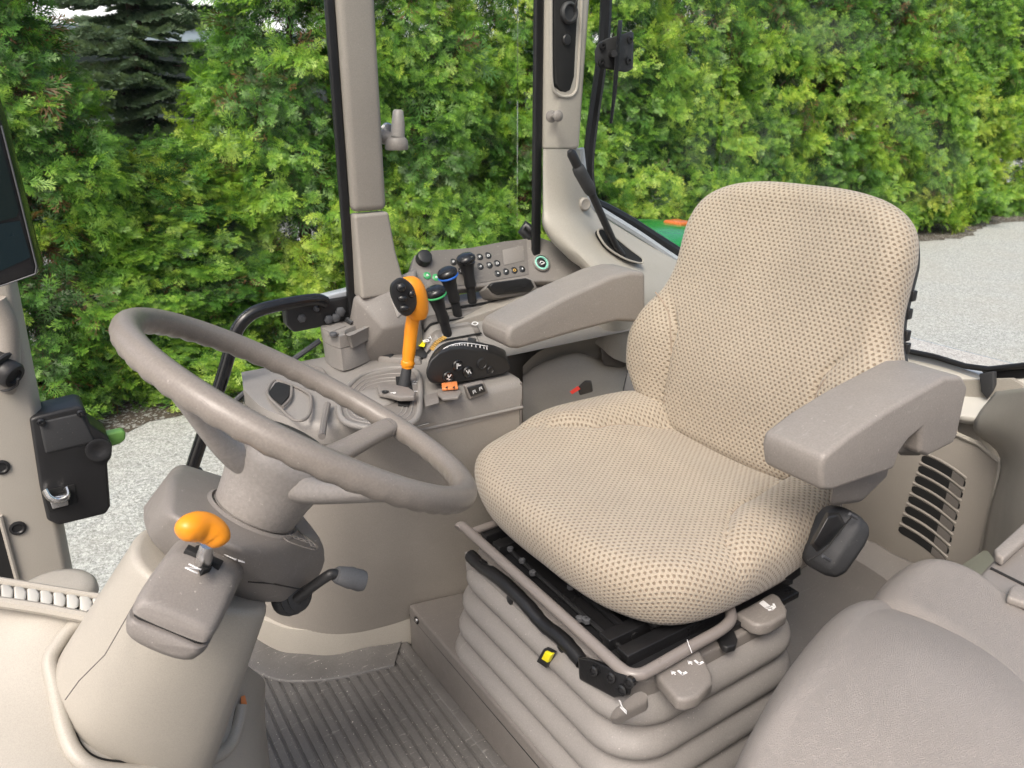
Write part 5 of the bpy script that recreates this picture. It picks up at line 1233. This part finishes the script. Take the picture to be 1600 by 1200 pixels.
MB().prism([P(u, v, z=zb2 + .001) for u, v in [(1576, 928), (1584, 922), (1660, 950), (1660, 975), (1570, 944)]], (0, 0, .012)).build('lid_rib', M['armrest'], bx, bevel=.004)
# ================================================================== SMALLER THINGS IN THE CAB
# ribbed rubber mat
m = MB(); prof = []
x = -.10
while x < .545:
    prof += [(x, .010), (x + .0135, .010), (x + .0150, .0055), (x + .0185, .0055)]; x += .020
rows = []
for t in range(9):
    y = 1.375 - t * .135; row = []
    for px_, pz in prof: row.append(V((px_ + .016 * (1.375 - y) * -1, y, pz)))
    rows.append(row)
m.loft(rows, closed=False)
fm = thing('floor_mat', 'grey brown ribbed rubber floor mat in front of the seat', 'mat', (.25, .85, 0))
m.build('ribbed_field', M['mat'], fm, sharp=25)
# smooth curled border against the console
cl = [b + V((-.02, -.022, 0)) for b in bot_line if b.x < .572]
lip = [p + V((0, 0, .002 + .003 * math.sin(i * .45))) for i, p in enumerate(cl)]
MB().loft([[p + V((.030, .034, .018)) for p in lip], [p + V((.012, .013, .017)) for p in lip], [p + V((0, 0, .0155)) for p in lip], [V((p.x - .018, p.y - .022, .0145)) for p in lip], [V((p.x - .034, p.y - .044, .0140)) for p in lip], [V((p.x - .0365, p.y - .047, .0125)) for p in lip], [V((p.x - .037, p.y - .048, .006)) for p in lip]], closed=False).build('mat_border', M['mat'], fm, sharp=60)
MB().box((.555, .80, .006), (.022, .98, .012)).build('mat_edge', M['mat'], fm, bevel=.003)
# dark monitor at the left edge
mon = thing('monitor', 'dark touch display on a mount at the left edge of the cab', 'display', P(-30, 330, y=1.2))
scr = [P(u, v, y=1.2) for u, v in [(-150, 60), (-42, 60), (2, 196), (58, 418), (56, 430), (4, 447), (-150, 480)]]
body = MB().prism(scr, (.01, .035, 0)).build('housing', M['black_gloss'], mon, bevel=.004)
MB().prism([P(u, v, y=1.1985) for u, v in [(-150, 110), (-35, 85), (-6, 195), (29, 330), (26, 339), (-150, 385)]], (0, .001, 0)).build('screen', M['screen'], body)
MB().prism([P(u, v, y=1.1985) for u, v in [(-150, 400), (-8, 351), (31, 345), (48, 402), (4, 422), (-150, 462)]], (0, .001, 0)).build('lower_panel', M['screen_low'], body)
MB().tube([P(u, v, y=1.1985) for u, v in [(2, 196), (30, 306), (57, 416), (55, 428), (4, 446), (-60, 462)]], .0011, 6).build('bezel_edge', M['grey_stalk'], body)
# socket with a dangling wire on the front pillar
so_ = P(12, 582, y=1.42)
sk = thing('power_socket', 'black screw socket with a thin wire on the left pillar', 'socket', so_)
ax = (V((.62, -.62, -.45))).normalized()
MB().lathe(so_ - ax * .02, ax, [(.030, 0), (.030, .010), (.026, .013), (.022, .013), (.022, .030), (.019, .034), (.013, .034), (.012, .030), (0, .030)], 24).build('socket_body', M['black'], sk)
MB().lathe(so_ - ax * .012, ax, [(.031, 0), (.033, .003), (.031, .006)], 24).build('socket_collar', M['black_soft'], sk)
MB().tube(cr([P(28, 592, y=1.40), P(26, 602, y=1.41), P(10, 610, y=1.42), P(-12, 606, y=1.43)], 6), .0022, 7).build('socket_wire', M['black'], sk)
# black door lock with its green release handle
yl = 1.44
lk = thing('door_lock', 'black door lock box with a green release handle beside the left pillar', 'lock', P(110, 720, y=yl))
bp_ = [(46, 655), (58, 650), (120, 635), (131, 636), (142, 664), (168, 682), (176, 697), (175, 716), (168, 724), (173, 792), (166, 804), (92, 822), (74, 814), (62, 760)]
front = [P(u, v, y=yl) for u, v in bp_]
lb = MB().prism(front, (0, .075, 0)).build('lock_case', M['black'], lk, bevel=.006, seg=4)
MB().hull([P(u, v, y=yl - .003) for u, v in [(62, 660), (126, 646), (148, 690), (72, 708)]] + [P(u, v, y=yl + .02) for u, v in [(50, 656), (130, 637), (160, 700), (70, 716)]]).build('case_top', M['black_soft'], lb, bevel=.003)
MB().lathe(P(154, 703, y=yl - .004), (0, -1, .1), [(.021, -.004), (.021, .003), (.017, .004), (.010, .001), (0, 0)], 26).build('thumb_dish', M['black'], lb)
for u, v in ((64, 659), (126, 645)):
    MB().lathe(P(u, v + 1, y=yl - .006), (0, -1, .2), [(.0065, -.003), (.0065, .002), (.003, .003), (.002, .001), (0, .001)], 14).build('case_screw', M['black_gloss'], lb)
MB().prism([P(u, v, y=yl - .002) for u, v in [(66, 768), (116, 757), (122, 785), (78, 800)]], (0, .02, 0)).build('striker_recess', M['void'], lb)
MB().tube(cr([P(70, 766, y=yl - .010), P(78, 778, y=yl - .018), P(92, 782, y=yl - .02), P(106, 776, y=yl - .018), P(104, 764, y=yl - .006)], 5), .0075, 10, squash=(.6, 1.2)).build('striker', M['chrome'], lb)
MB().prism([P(u, v, y=yl - .014) for u, v in [(76, 778), (106, 773), (107, 790), (82, 796)]], (0, .010, 0)).build('striker_plate', M['chrome'], lb, bevel=.002)
MB().prism([P(u, v, y=yl + .03) for u, v in [(150, 682), (192, 673), (197, 677), (196, 688), (188, 694), (166, 701)]], (0, .022, 0)).build('release_handle', M['green'], lb, bevel=.004)
# black grab rail and hinge plate on the side door
gr = thing('grab_rail', 'bent black tube grab rail in the side door opening', 'handle', P(300, 735, y=1.45))
gpts = [P(u, v, y=y) for u, v, y in [(296, 750, 1.45), (300, 732, 1.45), (322, 665, 1.45), (345, 597, 1.45), (362, 540, 1.45), (372, 512, 1.45), (388, 494, 1.45), (410, 483, 1.452), (450, 474, 1.46), (492, 468, 1.468), (508, 472, 1.475)]]
MB().tube(cr(gpts, 6), .0125, 16).build('rail_tube', M['black_gloss'], gr)
MB().lathe(P(299, 738, y=1.45), (-.2, 0, 1), [(.022, -.02), (.020, 0), (.014, .004), (0, .004)], 20).build('rail_foot', M['black'], gr)
hp = thing('hinge_plate', 'black bolted hinge plate at the foot of the middle pillar', 'bracket', P(500, 495, y=1.48))
hpl = MB().prism([P(u, v, y=1.485) for u, v in [(446, 484), (452, 474), (500, 470), (552, 462), (552, 498), (500, 512), (460, 520), (449, 508)]], (0, .03, 0)).build('plate', M['black'], hp, bevel=.005)
MB().prism([P(u, v, y=1.49) for u, v in [(496, 466), (553, 452), (553, 461), (503, 472)]], (0, .03, 0)).build('plate_edge', M['alu'], hp, bevel=.002)
for u, v, r in ((471, 497, .009), (513, 499, .010), (524, 496, .010), (531, 487, .011), (494, 482, .006)):
    MB().lathe(P(u, v, y=1.484), (0, -1, 0), [(r, 0), (r, .005), (r * .6, .008), (0, .008)], 6 if r > .008 else 14).build('plate_bolt', M['grey_stalk'], hpl)
# lower edge of the door glass next to the console
MB().tube([P(352, 640, y=1.52), P(398, 600, y=1.52), P(440, 575, y=1.52), P(500, 532, y=1.52)], .006, 8).build('door_glass_edge', M['grey_stalk'], cab)
# window latch on the middle pillar
wl_ = thing('window_latch', 'small taupe window latch with an upright grip', 'latch', P(615, 220, y=1.50))
MB().tube([P(592, 213, y=1.505), P(612, 217, y=1.495), P(622, 218, y=1.49)], [.016, .014, .012], 16, squash=(1, .9)).build('latch_arm', M['taupe'], wl_)
MB().lathe(P(620, 234, y=1.485), (0, 0, 1), [(.022, 0), (.024, .004), (.023, .018), (.018, .024), (0, .025)], 26).build('latch_base', M['taupe'], wl_)
MB().tube([P(621, 214, y=1.485), P(622, 195, y=1.485), P(622, 174, y=1.485), P(622, 171, y=1.485)], [.0145, .0135, .0105, .007], 18).build('latch_grip', M['taupe_light'], wl_)
MB().lathe(P(604, 204, y=1.515), (0, -1, .3), [(.014, 0), (.014, .008), (.010, .012), (0, .012)], 20).build('latch_bolt', M['chrome'], wl_)
# black bracket with its thin plate seen edge on
bk_ = thing('device_bracket', 'black swivel bracket with a thin upright plate on the rear pillar', 'bracket', P(955, 90, y=1.43))
bpl = MB().prism([P(u, v, y=1.44) for u, v in [(928, 80), (934, 66), (946, 60), (986, 48), (985, 108), (975, 113), (935, 106), (929, 98)]], (.02, .012, 0)).build('bracket_plate', M['black_soft'], bk_, bevel=.004)
for u, v in ((941, 72), (939, 97), (984, 62), (982, 95)):
    MB().lathe(P(u, v, y=1.438), (0, -1, 0), [(.0085, 0), (.0085, .003), (.004, .004), (.003, .001), (0, .001)], 16).build('bracket_screw', M['black'], bpl)
MB().tube([P(955, 84, y=1.44), P(960, 84, y=1.40)], .007, 12).build('pivot', M['black'], bk_)
q = [P(u, v, y=1.40) for u, v in [(966, 31), (973, 31), (968, 86), (964, 142), (957, 192), (952, 194), (957, 145), (961, 86)]]
_v = ray(963, 110); _v.z = 0
MB().prism(q, _v.normalized() * .10).build('thin_plate', M['black_gloss'], bk_, bevel=.002)
# black hand lever standing in the ledge slot
hl = thing('hand_lever', 'black telescopic hand lever leaning in the slot of the rear pillar ledge', 'lever', P(968, 392, y=1.385))
yh = lambda v: 1.385 + (392 - v) * -.00012
MB().tube([P(u, v, y=yh(v)) for u, v in [(972, 398), (962, 385), (936, 328), (920, 292)]], .0088, 14).build('lever_rod', M['black'], hl)
MB().tube([P(u, v, y=yh(v)) for u, v in [(924, 302), (922, 297), (917, 288), (906, 268), (903, 262), (901, 259)]], [.0105, .0135, .0142, .0145, .0135, .010], 18).build('lever_sleeve', M['black_soft'], hl)
MB().tube([P(u, v, y=yh(v)) for u, v in [(906, 268), (898, 250), (893, 240), (890, 235.5)]], [.0105, .0108, .0105, .006], 16).build('lever_grip', M['black'], hl)
MB().lathe(P(915, 279, y=1.375), (.5, -1, 0), [(.004, -.002), (.004, .004), (0, .005)], 12).build('sleeve_pin', M['black_gloss'], hl)
MB().tube([P(832, 362, y=1.50), P(820, 352, y=1.51), P(816, 360, y=1.51), P(828, 372, y=1.50)], .012, 10).build('seal_corner', M['seal'], cab)
# rear mudguard outside the quarter window, with its orange lamp
fz = P(1010, 352, y=2.0)
fe = thing('mudguard', 'green rear mudguard with an orange lamp outside the quarter window', 'mudguard', (fz.x, 2.0, GZ + .7))
m = MB(); rings = []
for i in range(17):
    a = R(158 - i * 8.5); c = V((2.02, 0, -.22)); rr1 = .903
    o = c + V((math.cos(a) * rr1, 0, math.sin(a) * rr1)); i_ = V((math.cos(a), 0, math.sin(a)))
    rings.append([o + V((0, yy, 0)) + i_ * dz for yy, dz in ((1.72, -.16), (1.725, -.03), (1.75, -.004), (1.85, .006), (2.1, .006), (2.25, -.004), (2.28, -.03), (2.285, -.12))])
m.loft(rings, closed=False); m.build('fender_shell', M['green_paint'], fe, solid=.012)
lo_ = P(1052, 352, y=2.02)
MB().box((lo_.x + .035, 2.03, .686), (.07, .09, .022)).build('side_lamp', M['lamp_orange'], fe, bevel=.008)
# ================================================================== CAMERA, SKY, LIGHT
cd = bpy.data.cameras.new('camera'); cam = bpy.data.objects.new('camera', cd); COL.objects.link(cam)
cam.location = (0, 0, CAMH); cam.rotation_euler = (R(90) - PITCH, 0, -YAW)
cd.sensor_fit = 'HORIZONTAL'; cd.sensor_width = 36; cd.lens = 36 * FPX / 1600; cd.clip_start = .02; cd.clip_end = 500
cd.dof.use_dof = True; cd.dof.focus_distance = 1.25; cd.dof.aperture_fstop = 14
scene.camera = cam
SUN_EL, SUN_AZ = R(52), V((-.80, -.58, 0))   # soft sun from the front left of the cab
w = bpy.data.worlds.new('World'); scene.world = w; w.use_nodes = True
nt = w.node_tree; bg = nt.nodes['Background']
sk_ = nt.nodes.new('ShaderNodeTexSky'); sk_.sky_type = 'NISHITA'; sk_.sun_disc = False
sk_.sun_elevation = SUN_EL; sk_.sun_rotation = math.atan2(SUN_AZ.x, SUN_AZ.y); sk_.air_density = 1.0; sk_.dust_density = 6.0; sk_.ozone_density = .6
nt.links.new(sk_.outputs[0], bg.inputs[0]); bg.inputs[1].default_value = .14
sd = bpy.data.lights.new('sun', 'SUN'); so = bpy.data.objects.new('sun', sd); COL.objects.link(so)
sd.energy = 1.3; sd.angle = R(25); sd.color = (1, .97, .93)
dirv = SUN_AZ.normalized() * math.cos(SUN_EL) + V((0, 0, math.sin(SUN_EL)))
so.rotation_euler = dirv.to_track_quat('Z', 'Y').to_euler(); so.location = (0, 0, 6)
vs_ = scene.view_settings; vs_.view_transform = 'Standard'; vs_.look = 'None'; vs_.exposure = 0.88; vs_.gamma = 1
cy = scene.cycles; cy.max_bounces = 8; cy.transparent_max_bounces = 16; cy.use_denoising = True
